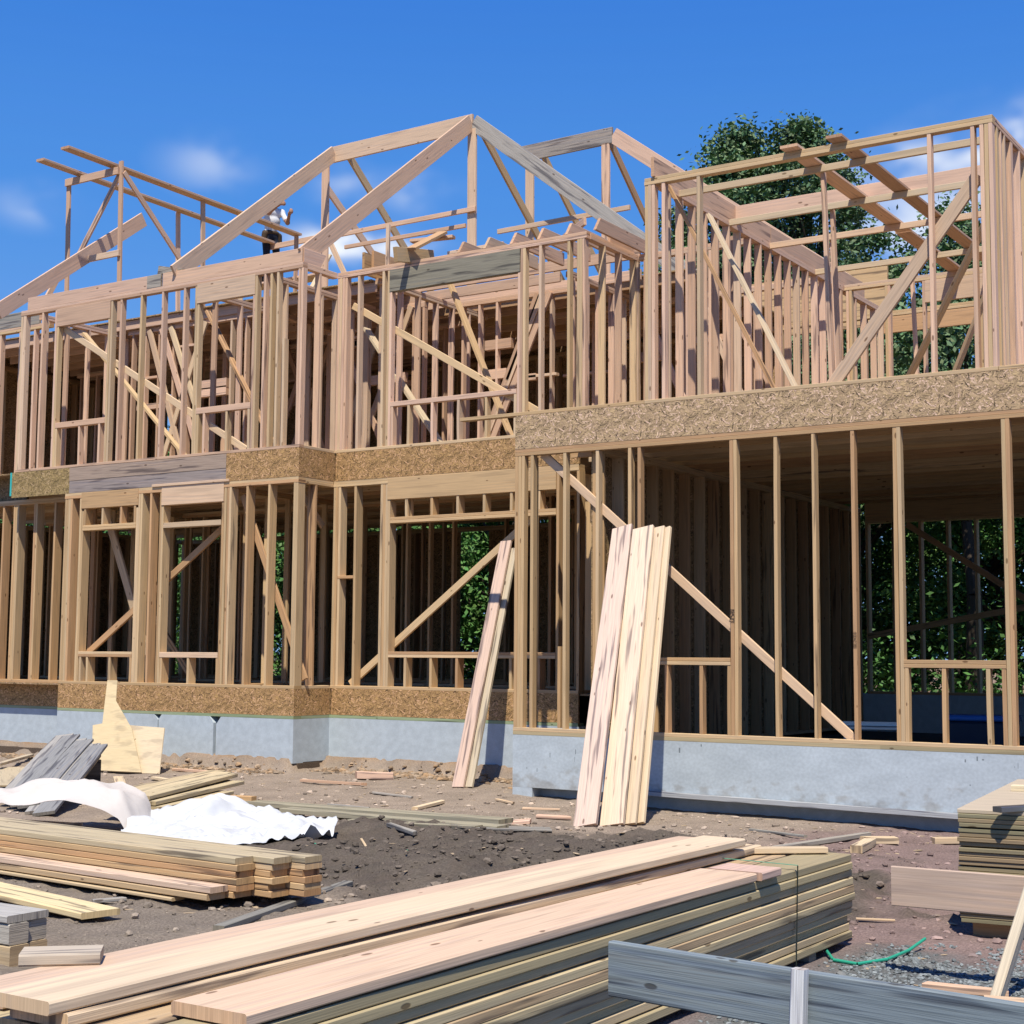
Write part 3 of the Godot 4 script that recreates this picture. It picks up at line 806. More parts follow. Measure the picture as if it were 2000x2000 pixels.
	var r := RandomNumberGenerator.new(); r.seed = 515
	var rows := [[-2.5, -8.9, -6.2], [-3.3, -5.8, -3.7], [-3.6, -3.3, -1.2], [-4.6, -9.5, -3.9], [-4.9, -2.6, 1.6]]   # nailed to the partitions' faces and between their studs
	for k in 16:
		var w: Array = rows[k % 5]
		var x0 := r.randf_range(w[1] + 0.1, w[2] - 1.2)
		var x1 := x0 + r.randf_range(0.8, 1.2)
		var z: float = w[0] + 0.021
		if r.randf() < 0.4:
			var sw := x0
			x0 = x1
			x1 = sw
		bd(br, "brace", Vector3(x0, T2 - 0.05, z), Vector3(x1, F2 + 0.04, z), Vector3(1, 0.2, 0), 0.089, 0.038, pick(PINK + PALE))
	for k in 22:
		var w: Array = rows[k % 5]
		var x := r.randf_range(w[1] + 0.1, w[2] - 0.9)
		var y := r.randf_range(5.3, 6.35)
		bd(br, "block", Vector3(x, y, w[0] - 0.045), Vector3(x + r.randf_range(0.35, 0.8), y, w[0] - 0.045), Vector3.UP, [0.038, 0.089, 0.14][k % 3], 0.08, pick(PINK))
	# farther left
	var e := wall("end_upper_wall", Vector3(0, 0, FZ - 0.55), X, IN, 0.089, F2, T2 - 0.05, -13.0, -9.26, MIX, [-9.6, -9.9, -9.94, -10.4, -10.8, -11.2, -11.6, -12.0])
	hz(e, "weathered_header", -12.5, -9.5, T2 - 0.048, 0.23, 0.0, 0.04, GREY, "grey")
	# partitions on the upper floor
	wall("upper_partition", Vector3(0, 0, -4.6), X, IN, 0.089, F2, T2, -12.5, -3.9, PINK, spaced(-12.4, -3.92, 0.406, [[-8.3, -7.4], [-5.4, -4.5]]))
	wall("upper_partition", Vector3(0, 0, -4.9), X, IN, 0.089, F2, T2, -2.6, 1.62, PINK, spaced(-2.55, 1.6, 0.36, [[-1.5, -0.7]]))
	wall("upper_partition", Vector3(-6.0, 0, -1.3), IN, X, 0.089, F2, T2, 0.0, 3.25, PINK, spaced(0.1, 3.2, 0.5, [[0.8, 1.7]]))
	wall("upper_partition", Vector3(-3.5, 0, -1.9), IN, X, 0.089, F2, T2, 0.0, 2.6, PINK, spaced(0.1, 2.5))
	wall("upper_partition", Vector3(-1.1, 0, -2.9), IN, X, 0.089, F2, T2, 0.0, 1.95, PINK, spaced(0.1, 1.9, 0.35))
	wall("upper_partition", Vector3(-9.2, 0, -1.0), IN, X, 0.089, F2, T2, 0.0, 3.5, PINK, spaced(0.1, 3.4))
	wall("upper_partition", Vector3(0, 0, -2.5), X, IN, 0.089, F2, T2, -8.9, -6.2, PINK, spaced(-8.8, -6.22, 0.3, [[-7.6, -6.9]]))
	wall("upper_partition", Vector3(0, 0, -3.3), X, IN, 0.089, F2, T2, -5.8, -3.7, PINK, spaced(-5.7, -3.72, 0.3))
	wall("upper_partition", Vector3(0, 0, -3.6), X, IN, 0.089, F2, T2, -3.3, -1.2, PINK, spaced(-3.25, -1.22, 0.3, [[-2.6, -2.0]]))
	wall("upper_partition", Vector3(-7.6, 0, -2.6), IN, X, 0.089, F2, T2, 0.0, 2.0, PINK, spaced(0.1, 1.95, 0.3))
	wall("upper_partition", Vector3(-4.6, 0, -1.0), IN, X, 0.089, F2, T2, 0.0, 2.2, PINK, spaced(0.3, 2.1, 0.35))
	var bw := wall("upper_back_wall", Vector3(0, 0, -7.4), X, IN, 0.14, F2, T2, -13.0, 0.1, TAN, spaced(-12.9, 0.05))
	for k in 6:
		slab(bw.n, "sheathing", -13.0 + 2.18 * k, -13.0 + 2.18 * k + 2.175, F2, T2 + 0.2, -7.565, -7.545, Color(0.78, 0.70, 0.60), "osb")
	var ew := wall("upper_end_wall", Vector3(-13.0, 0, -1.3), IN, Vector3(-1, 0, 0), 0.14, F2, T2, 0.0, 6.1, TAN, spaced(0.1, 6.0))
	slab(ew.n, "sheathing", -13.17, -13.15, F2, T2 + 0.144, -7.5, -1.3, Color(0.7, 0.64, 0.55), "osb")

func make_roof() -> void:
	var r := part("roof_frame", house)
	var ridge_y := 9.62
	var rz := -4.33
	# ridge board, its two pairs of rafters and the hip-end rafter
	bd(r, "ridge_board", Vector3(-6.33, ridge_y - 0.12, rz), Vector3(-3.60, ridge_y - 0.10, rz), Vector3.UP, 0.26, 0.04, pick(PINK))
	bd(r, "rafter", Vector3(-6.05, 6.72, FZ + 0.02), Vector3(-6.28, ridge_y - 0.11, rz + 0.03), Vector3.UP, 0.235, 0.038, pick(PINK))
	bd(r, "rafter", Vector3(-3.80, 6.66, FZ - 0.05), Vector3(-3.62, ridge_y - 0.11, rz + 0.03), Vector3.UP, 0.235, 0.038, pick(PINK))
	bd(r, "weathered_rafter", Vector3(-3.59, ridge_y - 0.10, rz), Vector3(0.05, 6.66, rz), Vector3.UP, 0.235, 0.04, Color(0.43, 0.41, 0.375), "grey")
	bd(r, "rafter", Vector3(-6.06, ridge_y - 0.12, rz - 0.03), Vector3(-6.06, 6.7, -8.0), Vector3.UP, 0.14, 0.038, pick(TAN))
	bd(r, "rafter", Vector3(-3.52, ridge_y - 0.14, rz - 0.03), Vector3(-3.52, 6.7, -8.0), Vector3.UP, 0.14, 0.038, pick(TAN))
	bd(r, "post", Vector3(-6.47, ridge_y - 0.25, rz), Vector3(-6.45, 6.6, rz), X, 0.14, 0.038, pick(PINK))
	bd(r, "post", Vector3(-3.61, ridge_y - 0.2, rz + 0.002), Vector3(-3.59, 6.6, rz + 0.002), X, 0.15, 0.04, pick(PINK))
	# second ridge behind
	var r2 := -5.95
	bd(r, "weathered_ridge_board", Vector3(-3.75, ridge_y - 0.10, r2), Vector3(-2.10, ridge_y - 0.09, r2), Vector3.UP, 0.26, 0.04, Color(0.36, 0.325, 0.29), "grey")
	bd(r, "rafter", Vector3(-2.09, ridge_y - 0.09, r2), Vector3(1.66, 6.70, r2), Vector3.UP, 0.235, 0.038, pick(PINK))
	bd(r, "rafter", Vector3(-3.40, ridge_y - 0.12, r2 - 0.03), Vector3(-3.40, 7.0, -9.1), Vector3.UP, 0.14, 0.038, pick(TAN))
	bd(r, "rafter", Vector3(-2.18, ridge_y - 0.12, r2 - 0.03), Vector3(-2.18, 7.0, -9.1), Vector3.UP, 0.14, 0.038, pick(TAN))
	bd(r, "post", Vector3(-3.61, ridge_y - 0.22, r2), Vector3(-3.59, 6.6, r2), X, 0.15, 0.04, pick(PINK))
	bd(r, "post", Vector3(-2.22, ridge_y - 0.2, r2), Vector3(-2.21, 6.6, r2), X, 0.14, 0.04, pick(PINK))
	bd(r, "support_beam", Vector3(-6.3, 7.0, -8.05), Vector3(1.5, 7.0, -8.05), Vector3.UP, 0.9, 0.05, pick(TAN))
	# rails tying the posts
	bd(r, "rail", Vector3(-6.1, 8.15, rz + 0.05), Vector3(-3.5, 8.16, rz + 0.05), Vector3.UP, 0.07, 0.038, pick(PINK))
	bd(r, "rail", Vector3(-6.0, 7.93, rz + 0.05), Vector3(-3.68, 7.93, rz + 0.05), Vector3.UP, 0.06, 0.038, pick(PINK))
	bd(r, "rail", Vector3(-3.3, 7.85, rz - 0.25), Vector3(-1.05, 7.87, rz - 0.25), Vector3.UP, 0.07, 0.038, pick(PINK))
	bd(r, "rail", Vector3(-2.2, 7.42, rz - 0.25), Vector3(-0.9, 7.43, rz - 0.25), Vector3.UP, 0.06, 0.038, pick(PINK))
	bd(r, "rail", Vector3(-4.0, 7.55, rz + 0.05), Vector3(-3.0, 7.56, rz + 0.05), Vector3.UP, 0.05, 0.038, pick(PINK))
	bd(r, "stub_post", Vector3(-2.95, T2, MZ - 0.06), Vector3(-2.95, 7.13, MZ - 0.06), X, 0.05, 0.04, pick(PINK))
	# joist ends standing on the recess wall, cut to the roof slope
	for k in 8:
		var x := -2.58 + 0.397 * k
		if k == 1: continue
		bd(r, "joist_end", Vector3(x, T2 + 0.087, MZ - 0.06), Vector3(x, T2 + 0.087, MZ - 1.25), Vector3.UP, 0.17, 0.038, pick(PINK), "wood", 0.0, 0.7, 0.0)
	bd(r, "joist_block", Vector3(-2.45, T2 + 0.12, MZ + 0.10), Vector3(-2.28, T2 + 0.42, MZ - 0.35), X, 0.19, 0.038, pick(TAN))
	bd(r, "joist_block", Vector3(-2.55, T2 + 0.02, MZ + 0.30), Vector3(-2.55, T2 + 0.16, MZ - 0.5), Vector3.UP, 0.19, 0.06, pick(TAN))
	bd(r, "joist_block", Vector3(-2.75, T2 + 0.36, MZ - 0.3), Vector3(-2.15, T2 + 0.36, MZ - 0.42), Vector3.UP, 0.04, 0.1, pick(PINK))
	for k in 2:
		bd(r, "joist_block", Vector3(-3.35 - 0.16 * k, T2 + 0.16, MZ - 0.25), Vector3(-3.35 - 0.16 * k, T2 + 0.16, MZ - 0.9), Vector3.UP, 0.30, 0.04, pick(TAN))
	bd(r, "joist_block", Vector3(-1.0, T2 + 0.32, -2.6), Vector3(-0.4, T2 + 0.40, -2.2), Vector3.UP, 0.10, 0.04, pick(PINK))
	# ceiling joists across the upper rooms, and hidden panels added on top to shade those rooms
	for k in 11:
		var z := -2.45 - 0.46 * k + rng.randfn(0.0, 0.02)
		bd(r, "ceiling_joist", Vector3(-12.8, T2 + 0.072, z), Vector3(-7.5 + rng.randf_range(-0.3, 0.3), T2 + 0.072, z), Vector3.UP, 0.14, 0.038, pick(PINK))
		bd(r, "ceiling_joist", Vector3(-8.0 + rng.randf_range(-0.3, 0.3), T2 + 0.072, z - 0.04), Vector3(-3.95, T2 + 0.072, z - 0.04), Vector3.UP, 0.14, 0.038, pick(PINK))
	for k in 10:
		var z := -2.80 - 0.46 * k + rng.randfn(0.0, 0.02)
		bd(r, "ceiling_joist", Vector3(-4.2, T2 + 0.072, z - 0.05), Vector3(0.05 - [0.0, 1.5, 0.5, 0.0, 1.0][k % 5], T2 + 0.072, z - 0.05), Vector3.UP, 0.14, 0.038, pick(PINK + TAN))
	for k in 4:
		slab(r, "added_shade_panel", -13.2 + 2.31 * k, -13.2 + 2.31 * k + 2.306, T2 + 0.146, T2 + 0.165, -7.6, -2.4, Color(0.72, 0.66, 0.58), "osb")
	for k in 2:
		slab(r, "added_shade_panel", -3.95 + 2.0 * k, -3.95 + 2.0 * k + 1.996, T2 + 0.146, T2 + 0.165, -7.6, -4.15, Color(0.72, 0.66, 0.58), "osb")
	# the staging on the far left: posts, braces and the two long flat boards they carry
	var s := part("ridge_staging", house)
	var sz := -2.5
	bd(s, "post", Vector3(-10.42, 9.30, sz), Vector3(-10.36, 6.6, sz), X, 0.08, 0.038, pick(PINK))
	bd(s, "post", Vector3(-9.19, 9.38, sz), Vector3(-9.13, 6.7, sz), X, 0.08, 0.038, pick(PINK))
	bd(s, "cross_bar", Vector3(-10.45, 9.22, sz + 0.04), Vector3(-9.2, 9.22, sz + 0.04), Vector3.UP, 0.12, 0.038, pick(PINK))
	bd(s, "cross_bar", Vector3(-10.42, 7.85, sz + 0.04), Vector3(-9.12, 7.86, sz + 0.04), Vector3.UP, 0.10, 0.038, pick(PINK))
	bd(s, "cross_brace", Vector3(-9.25, 9.2, sz - 0.04), Vector3(-10.25, 7.88, sz - 0.04), Vector3(0, 0, 1), 0.038, 0.085, pick(PINK))
	bd(s, "cross_brace", Vector3(-9.15, 9.2, sz - 0.02), Vector3(-9.2, 8.0, -3.95), X, 0.038, 0.089, pick(PINK))
	bd(s, "cross_brace", Vector3(-10.42, 7.8, sz + 0.05), Vector3(-10.4, 6.9, -1.95), X, 0.038, 0.089, pick(PINK))
	bd(s, "ledger_board", Vector3(-10.13, 9.33, -1.66), Vector3(-10.28, 9.33, -7.56), X, 0.17, 0.04, pick(PINK))
	bd(s, "ledger_board", Vector3(-9.35, 9.34, -1.49), Vector3(-9.50, 9.34, -7.15), X, 0.18, 0.04, pick(PINK))
	bd(s, "post", Vector3(-10.3, 9.31, -4.85), Vector3(-10.3, 6.6, -4.95), X, 0.038, 0.089, pick(PINK))
	bd(s, "post", Vector3(-9.45, 9.32, -4.6), Vector3(-9.45, 6.6, -4.7), X, 0.038, 0.089, pick(PINK))
	bd(s, "post", Vector3(-9.5, 9.31, -7.1), Vector3(-9.5, 6.6, -7.1), X, 0.038, 0.089, pick(PINK))
	bd(s, "post", Vector3(-10.28, 9.31, -7.4), Vector3(-10.28, 6.6, -7.4), X, 0.038, 0.089, pick(PINK))
	bd(s, "rafter", Vector3(-9.73, 6.62, -0.66), Vector3(-9.93, 8.84, -3.70), Vector3.UP, 0.235, 0.038, pick(PINK))
	bd(s, "cross_bar", Vector3(-10.4, 9.26, -7.3), Vector3(-8.9, 9.28, -7.3), Vector3.UP, 0.10, 0.04, pick(PINK))
	bd(s, "cross_brace", Vector3(-8.9, 9.35, -7.2), Vector3(-8.2, 8.1, -7.2), Vector3(0, 0, 1), 0.038, 0.10, pick(PALE))
	bd(s, "cross_brace", Vector3(-8.6, 8.8, -7.0), Vector3(-8.75, 8.0, -6.6), X, 0.10, 0.04, pick(PALE))
	bd(s, "back_rafter", Vector3(-7.9, 9.72, -6.0), Vector3(-7.75, 8.0, -8.3), Vector3.UP, 0.14, 0.04, pick(PINK))
	bd(s, "post", Vector3(-8.9, 8.2, -5.0), Vector3(-8.9, 6.8, -5.0), X, 0.10, 0.04, pick(PALE))
	bd(s, "cross_brace", Vector3(-9.0, 8.2, -5.0), Vector3(-9.8, 7.2, -5.0), Vector3(0, 0, 1), 0.038, 0.089, pick(PALE))

# ------------------------------------------------------------------ trees
func limb_into(g: Geo, a: Vector3, b: Vector3, ra: float, rb: float, col: Color) -> void:
	var f := frame(a, b, Vector3(0.3, 0.2, 1.0))
	var k := 8
	for i in k:
		var t0 := TAU * i / k
		var t1 := TAU * (i + 1) / k
		var d0 := f.basis.y * cos(t0) + f.basis.z * sin(t0)
		var d1 := f.basis.y * cos(t1) + f.basis.z * sin(t1)
		g.quad(a + d0 * ra, a + d1 * ra, b + d1 * rb, b + d0 * rb, (d0 + d1).normalized(), Vector2(t0, 0), Vector2(t1, 0), Vector2(t1, a.distance_to(b)), Vector2(t0, a.distance_to(b)), col)

func tree(called: String, label: String, at: Vector3, height: float, radius: float, low: float, clumps: int, leaves: int, size: float, tone: Color, sd: int, group := "") -> Node3D:
	var r := RandomNumberGenerator.new()
	r.seed = sd
	var t := thing(called, label, "tree", at, 0.0, group)
	var wood := Geo.new()
	var bark := Color(0.12, 0.095, 0.075)
	var p := Vector3.ZERO
	var joints: Array = [Vector3(0, -0.2, 0)]
	for k in 5:
		p = Vector3(r.randfn(0, 0.12), height * 0.85 * (k + 1) / 5.0, r.randfn(0, 0.12)) * Vector3(1 + k * 0.4, 1, 1 + k * 0.4)
		joints.append(p)
	var rad := height * 0.018 + 0.05
	for k in 5:
		limb_into(wood, joints[k], joints[k + 1], rad * (1.0 - k * 0.17), rad * (1.0 - (k + 1) * 0.17), bark)
	var g := Geo.new()
	for c in clumps:
		var th := r.randf() * TAU
		var yy := pow(r.randf(), 0.8)
		var prof := sin(PI * clampf(0.12 + yy * 0.86, 0.0, 1.0))
		var rr := radius * prof * sqrt(r.randf_range(0.12, 1.0)) * r.randf_range(0.8, 1.12)
		var cy := low + (height - low) * yy
		var cc := Vector3(cos(th) * rr, cy, sin(th) * rr)
		if c % 3 == 0:
			var ja: Vector3 = joints[clampi(int(cy / height * 5.0), 0, 4)]
			limb_into(wood, Vector3(ja.x, minf(ja.y, cy - 0.3), ja.z), cc, rad * 0.28, 0.015, bark)
		var cr := r.randf_range(0.35, 0.75) * (0.7 + radius * 0.12)
		var tk := r.randf_range(0.75, 1.25)
		for q in leaves:
			var o := Vector3(r.randfn(0, 1), r.randfn(0, 0.7), r.randfn(0, 1)) * cr * 0.54
			var pos := cc + o
			if pos.y < 0.05: continue
			var nrm := (Vector3(r.randfn(0, 0.7), 0.75 + r.randfn(0, 0.6), r.randfn(0, 0.7)) + o * 0.5).normalized()
			var ax := nrm.cross(Vector3(r.randfn(0, 1), r.randfn(0, 1), r.randfn(0, 1))).normalized()
			var bx := nrm.cross(ax)
			var s := size * r.randf_range(0.6, 1.3)
			var k := tk * r.randf_range(0.75, 1.3)
			var col := Color(tone.r * k * r.randf_range(0.8, 1.3), tone.g * k, tone.b * k)
			g.quad(pos - ax * s, pos - bx * s * 0.55, pos + ax * s, pos + bx * s * 0.55, nrm, Vector2(0, 0), Vector2(1, 0), Vector2(1, 1), Vector2(0, 1), col)
	put(t, "trunk", wood.mesh(), mat.bark)
	put(t, "crown", g.mesh(), mat.leaf)
	return t

func make_trees() -> void:
	var deep := Color(0.10, 0.170, 0.085)
	var mid := Color(0.075, 0.175, 0.050)
	tree("tall_tree", "tall dark green broadleaf tree, highest behind the room over the garage", Vector3(-7.3, 0, -22.0), 15.2, 2.3, 8.0, 90, 360, 0.075, deep, 5)
	tree("tall_tree", "tall green tree with a lopsided top beside the highest one", Vector3(-5.6, 0, -22.3), 15.3, 2.4, 8.0, 90, 360, 0.075, deep, 8)
	tree("tall_tree", "broad green tree behind the open ceiling joists of the upper room", Vector3(-1.9, 0, -23.0), 12.6, 3.2, 4.0, 90, 330, 0.075, deep, 13)
	tree("tall_tree", "smaller dark tree seen through the rear of the upper room", Vector3(-3.0, 0, -18.5), 10.4, 2.6, 3.0, 60, 320, 0.07, deep, 17)
	tree("tall_tree", "slender tree whose high crown shades the garage's rear opening", Vector3(1.4, 0, -12.3), 7.7, 2.9, 4.9, 60, 330, 0.065, deep, 23)
	tree("tall_tree", "slender tree with a high crown close behind the recess", Vector3(-2.4, 0, -12.7), 7.5, 2.8, 4.9, 60, 330, 0.065, deep, 29)
	var spots := [[1.2, -15.4], [-1.8, -15.0], [3.9, -15.2], [-4.8, -15.0], [-8.2, -12.8], [-11.8, -13.4], [-16.0, -13.2], [-20.5, -14.2], [-25.5, -15.5], [-31.0, -17.0], [-38.0, -19.0], [-0.4, -18.6], [2.6, -18.8], [-3.6, -18.4], [-7.0, -16.9], [-10.4, -17.0], [-14.2, -17.4], [-18.4, -17.6], [-23.0, -18.4], [-28.2, -19.8], [6.4, -16.0], [-34.5, -21.5], [-44.0, -22.0]]
	var first: Node3D = null
	for k in spots.size():
		var o: Node3D
		if k < 2:
			o = tree("leafy_tree", "bushy bright green tree growing close behind the house", Vector3.ZERO, 6.8, 2.6, 0.2, 95, 330, 0.062, mid, 40 + k, "low trees behind the house")
			if k == 0: first = o
		else:
			o = first.duplicate()
			o.name = numbered("leafy_tree")
			add_child(o)
			if k > 10: o.set_meta("label", "bushy green tree in the second row back behind the house")
		o.position = Vector3(spots[k][0], 0, spots[k][1])
		o.rotation.y = k * 1.9
		o.scale = Vector3.ONE * (0.9 + 0.25 * fmod(k * 0.37, 1.0))
	# undergrowth at the foot of the trees
	var g := Geo.new()
	var r := RandomNumberGenerator.new(); r.seed = 99
	for q in 42000:
		var x := r.randf_range(-42.0, 9.0)
		var z := -11.0 + r.randfn(0.0, 0.9) - maxf(0.0, -x - 8.0) * 0.16
		if z > -9.3: z = -9.3
		var y := absf(r.randfn(0.0, 0.9))
		var nrm := Vector3(r.randfn(0, 0.6), 0.8, r.randfn(0, 0.6)).normalized()
		var ax := nrm.cross(Vector3(r.randfn(0, 1), r.randfn(0, 1), r.randfn(0, 1))).normalized()
		var bx := nrm.cross(ax)
		var s := r.randf_range(0.035, 0.085)
		var k := r.randf_range(0.6, 1.3)
		var pos := Vector3(x, y, z)
		g.quad(pos - ax * s, pos - bx * s * 0.5, pos + ax * s, pos + bx * s * 0.5, nrm, Vector2.ZERO, Vector2.RIGHT, Vector2.ONE, Vector2.DOWN, Color(mid.r * k, mid.g * k, mid.b * k))
	tag(put(self, "undergrowth", g.mesh(), mat.leaf), "green undergrowth below the trees behind the house", "undergrowth", "", "stuff")

# ------------------------------------------------------------------ things in the yard
func make_yard() -> void:
	# big strapped lumber stack, running away from the house
	var s := thing("lumber_stack", "long stack of greenish sawn planks bound with straps in the yard", "lumber stack", Vector3(0, 0, 0))
	var cols := [[5.83, 0.25], [5.565, 0.25], [5.30, 0.25]]
	for b in [6.6, 8.6, 10.4]:
		bd(s, "bearer", Vector3(5.2, 0.022, b), Vector3(6.06, 0.022, b), Vector3.UP, 0.04, 0.09, pick(GREY), "grey")
	for c in 3:
		for k in 11:
			var y := 0.062 + 0.0395 * k
			var x: float = cols[c][0] + 0.125 + rng.randfn(0.0, 0.006) - (0.012 if k % 3 == 2 else 0.0)
			if k == 5 and c == 0: x += 0.018
			bd(s, "plank", Vector3(x, y, 6.08 + rng.randfn(0.0, 0.012)), Vector3(x, y, 11.0 + rng.randfn(0.0, 0.02)), X, 0.245, 0.0375, pick(GREEN), "stained" if rng.randf() < 0.4 else "wood", rng.randfn(0, 0.003), 0.0, 0.0, 0.004)
	for z in [6.85]:
		bd(s, "strap", Vector3(6.089, 0.50, z), Vector3(6.089, 0.03, z + 0.03), Vector3(0, 0, 1), 0.012, 0.002, Color(0.02, 0.03, 0.025), "plastic")
		bd(s, "strap", Vector3(6.089, 0.502, z), Vector3(5.29, 0.502, z - 0.05), Vector3(0, 0, 1), 0.014, 0.002, Color(0.10, 0.30, 0.20), "plastic")
	var top := 0.480
	var G := "loose planks laid on the long lumber stack"
	var lp := bd(self, "loose_plank", Vector3(5.95, top + 0.022, 7.35), Vector3(5.93, top + 0.022, 10.72), X, 0.29, 0.038, Color(0.68, 0.50, 0.36), "wood2", 0.004, 0.0, 0.0, 0.006)
	tag(lp, "wide pinkish plank overhanging the side of the long lumber stack", "plank", G)
	lp = bd(self, "loose_plank", Vector3(5.58, top + 0.080, 6.60), Vector3(5.54, top + 0.062, 11.05), X, 0.245, 0.038, Color(0.71, 0.565, 0.40), "wood", 0.006, 0.0, 0.0, 0.006)
	tag(lp, "long pale cream plank, topmost on the long lumber stack", "plank", G)
	lp = bd(self, "loose_plank", Vector3(5.56, top + 0.022, 6.35), Vector3(5.56, top + 0.022, 11.0), X, 0.24, 0.038, Color(0.68, 0.53, 0.36), "wood", 0.0, 0.0, 0.0, 0.006)
	tag(lp, "yellowish plank right beneath the topmost cream plank of the stack", "plank", G)
	lp = bd(self, "loose_plank", Vector3(5.26, top + 0.022, 6.25), Vector3(5.23, top + 0.022, 10.95), X, 0.245, 0.038, Color(0.62, 0.46, 0.34), "wood2", 0.003, 0.0, 0.0, 0.006)
	tag(lp, "reddish tan plank on the stack's edge that faces the tarps", "plank", G)
	lp = bd(self, "short_block", Vector3(5.97, top + 0.022, 7.10), Vector3(5.97, top + 0.022, 7.32), X, 0.28, 0.038, Color(0.62, 0.44, 0.36), "wood", 0.0, 0.0, 0.0, 0.006)
	tag(lp, "short pinkish offcut lying ahead of the wide pinkish plank", "offcut")
	lp = bd(self, "short_block", Vector3(5.02, top + 0.062, 10.62), Vector3(5.20, top + 0.062, 10.45), Vector3(1, 0, 1), 0.14, 0.038, Color(0.52, 0.45, 0.36), "stained", 0.0, 0.0, 0.0, 0.006)
	tag(lp, "dirty short wood block resting on the reddish tan plank", "offcut")
	lp = bd(self, "loose_batten", Vector3(5.96, top + 0.018, 6.15), Vector3(5.50, top + 0.018, 6.55), Vector3(0, 0, 1), 0.07, 0.03, pick(PALE), "wood")
	tag(lp, "pale batten lying slanted at the garage end of the lumber stack", "batten", G)
	# second stack
	var s2 := thing("lumber_stack", "low stack of weathered tan planks with brown ends beside the white tarps", "lumber stack", Vector3(2.66, 0, 7.13), -0.075)
	for b in [-0.5, -2.6, -4.4]:
		bd(s2, "bearer", Vector3(b, 0.02, 0.06), Vector3(b, 0.02, -0.45), Vector3.UP, 0.04, 0.09, pick(GREY), "grey")
	var ends := [0.0, 0.14, 0.27]
	for c in 3:
		for k in 6:
			var z := -0.075 - 0.152 * c + rng.randfn(0, 0.004)
			var e: float = ends[c] + rng.randfn(0.0, 0.012)
			bd(s2, "plank", Vector3(e, 0.083 + 0.0395 * k, z), Vector3(-4.9, 0.083 + 0.0395 * k, z), Vector3(0, 0, 1), 0.145, 0.0375, pick(TAN) if k < 5 else Color(0.50, 0.42, 0.28), "stained" if rng.randf() < 0.5 else "wood", 0.0, 0.0, 0.0, 0.004)
	bd(s2, "plank", Vector3(-0.04, 0.125, 0.085), Vector3(-4.9, 0.122, 0.085), Vector3(0, 0, 1), 0.14, 0.036, Color(0.66, 0.50, 0.38), "wood", 0.0, 0.0, 0.0, 0.004)
	bd(s2, "plank", Vector3(-0.06, 0.083, 0.09), Vector3(-4.9, 0.083, 0.09), Vector3(0, 0, 1), 0.145, 0.036, pick(GREEN), "wood", 0.0, 0.0, 0.0, 0.004)
	bd(s2, "plank", Vector3(-0.35, 0.045, 0.13), Vector3(-4.9, 0.055, 0.13), Vector3(0, 0, 1), 0.10, 0.02, pick(GREEN), "wood", 0.0, 0.0, 0.0, 0.004)
	# lone plank and timber pile at the lower left
	lp = bd(self, "loose_plank", Vector3(-1.6, 0.055, 7.15), Vector3(2.36, 0.050, 7.885), Vector3(0, 0, 1), 0.25, 0.036, Color(0.74, 0.61, 0.36), "wood", 0.0, 0.0, 0.0, 0.005)
	tag(lp, "single yellowish plank lying flat on the bare dirt", "plank")
	var s3 := thing("timber_pile", "short pile of thick timbers with a weathered grey top", "timber pile", Vector3(2.97, 0, 9.0), 0.0)
	for c in 2:
		for k in 2:
			var col := Color(0.52, 0.40, 0.25) if k == 0 else Color(0.45, 0.42, 0.37)
			bd(s3, "timber", Vector3(-0.01 * k - 0.02 * c, 0.055 + 0.102 * k, -0.06 - 0.125 * c), Vector3(-2.6, 0.055 + 0.102 * k, -0.06 - 0.125 * c), Vector3.UP, 0.098, 0.115, col, "grey" if k == 1 else "wood", 0.0, 0.0, 0.0, 0.006)
	bd(s3, "timber", Vector3(-0.02, 0.228, -0.12), Vector3(-2.6, 0.228, -0.12), Vector3(0, 0, 1), 0.25, 0.036, Color(0.44, 0.43, 0.40), "grey", 0.0, 0.0, 0.0, 0.005)
	# boards leaning on the house
	var LG := "boards leaning against the house"
	lp = bd(self, "leaning_board", Vector3(-0.80, 0.05, -0.12), Vector3(-0.985, 2.89, -1.345), X, 0.15, 0.038, Color(0.66, 0.49, 0.39), "stained", 0.0, 0.0, 0.0, 0.004)
	tag(lp, "narrow pinkish board leaning in the recess, with dark stains", "board", LG)
	lp = bd(self, "leaning_board", Vector3(-0.72, 0.05, -0.18), Vector3(-0.92, 2.80, -1.37), X, 0.15, 0.038, Color(0.56, 0.48, 0.36), "stained", 0.0, 0.0, 0.0, 0.004)
	tag(lp, "narrow greyish board leaning behind the stained pinkish one in the recess", "board", LG)
	lp = bd(self, "leaning_board", Vector3(2.13, 0.01, 2.10), Vector3(1.38, 2.86, 0.048), Vector3(1, 0, 0.1), 0.235, 0.038, Color(0.70, 0.54, 0.44), "stained", 0.0, 0.0, 0.0, 0.004)
	tag(lp, "wide pinkish board with a dark stain and ragged edge leaning on the garage", "board", LG)
	lp = bd(self, "leaning_board", Vector3(2.29, 0.01, 1.90), Vector3(1.645, 2.84, 0.085), Vector3(1, 0, 0.05), 0.235, 0.038, Color(0.76, 0.60, 0.46), "wood", 0.0, 0.0, 0.0, 0.004)
	tag(lp, "wide clean pale board leaning on the garage in front of two others", "board", LG)
	lp = bd(self, "leaning_board", Vector3(2.36, 0.01, 1.80), Vector3(1.755, 2.83, 0.046), Vector3(1, 0, 0.05), 0.235, 0.038, Color(0.66, 0.53, 0.38), "wood2", 0.0, 0.0, 0.0, 0.004)
	tag(lp, "tan board leaning on the garage sandwiched between two pale ones", "board", LG)
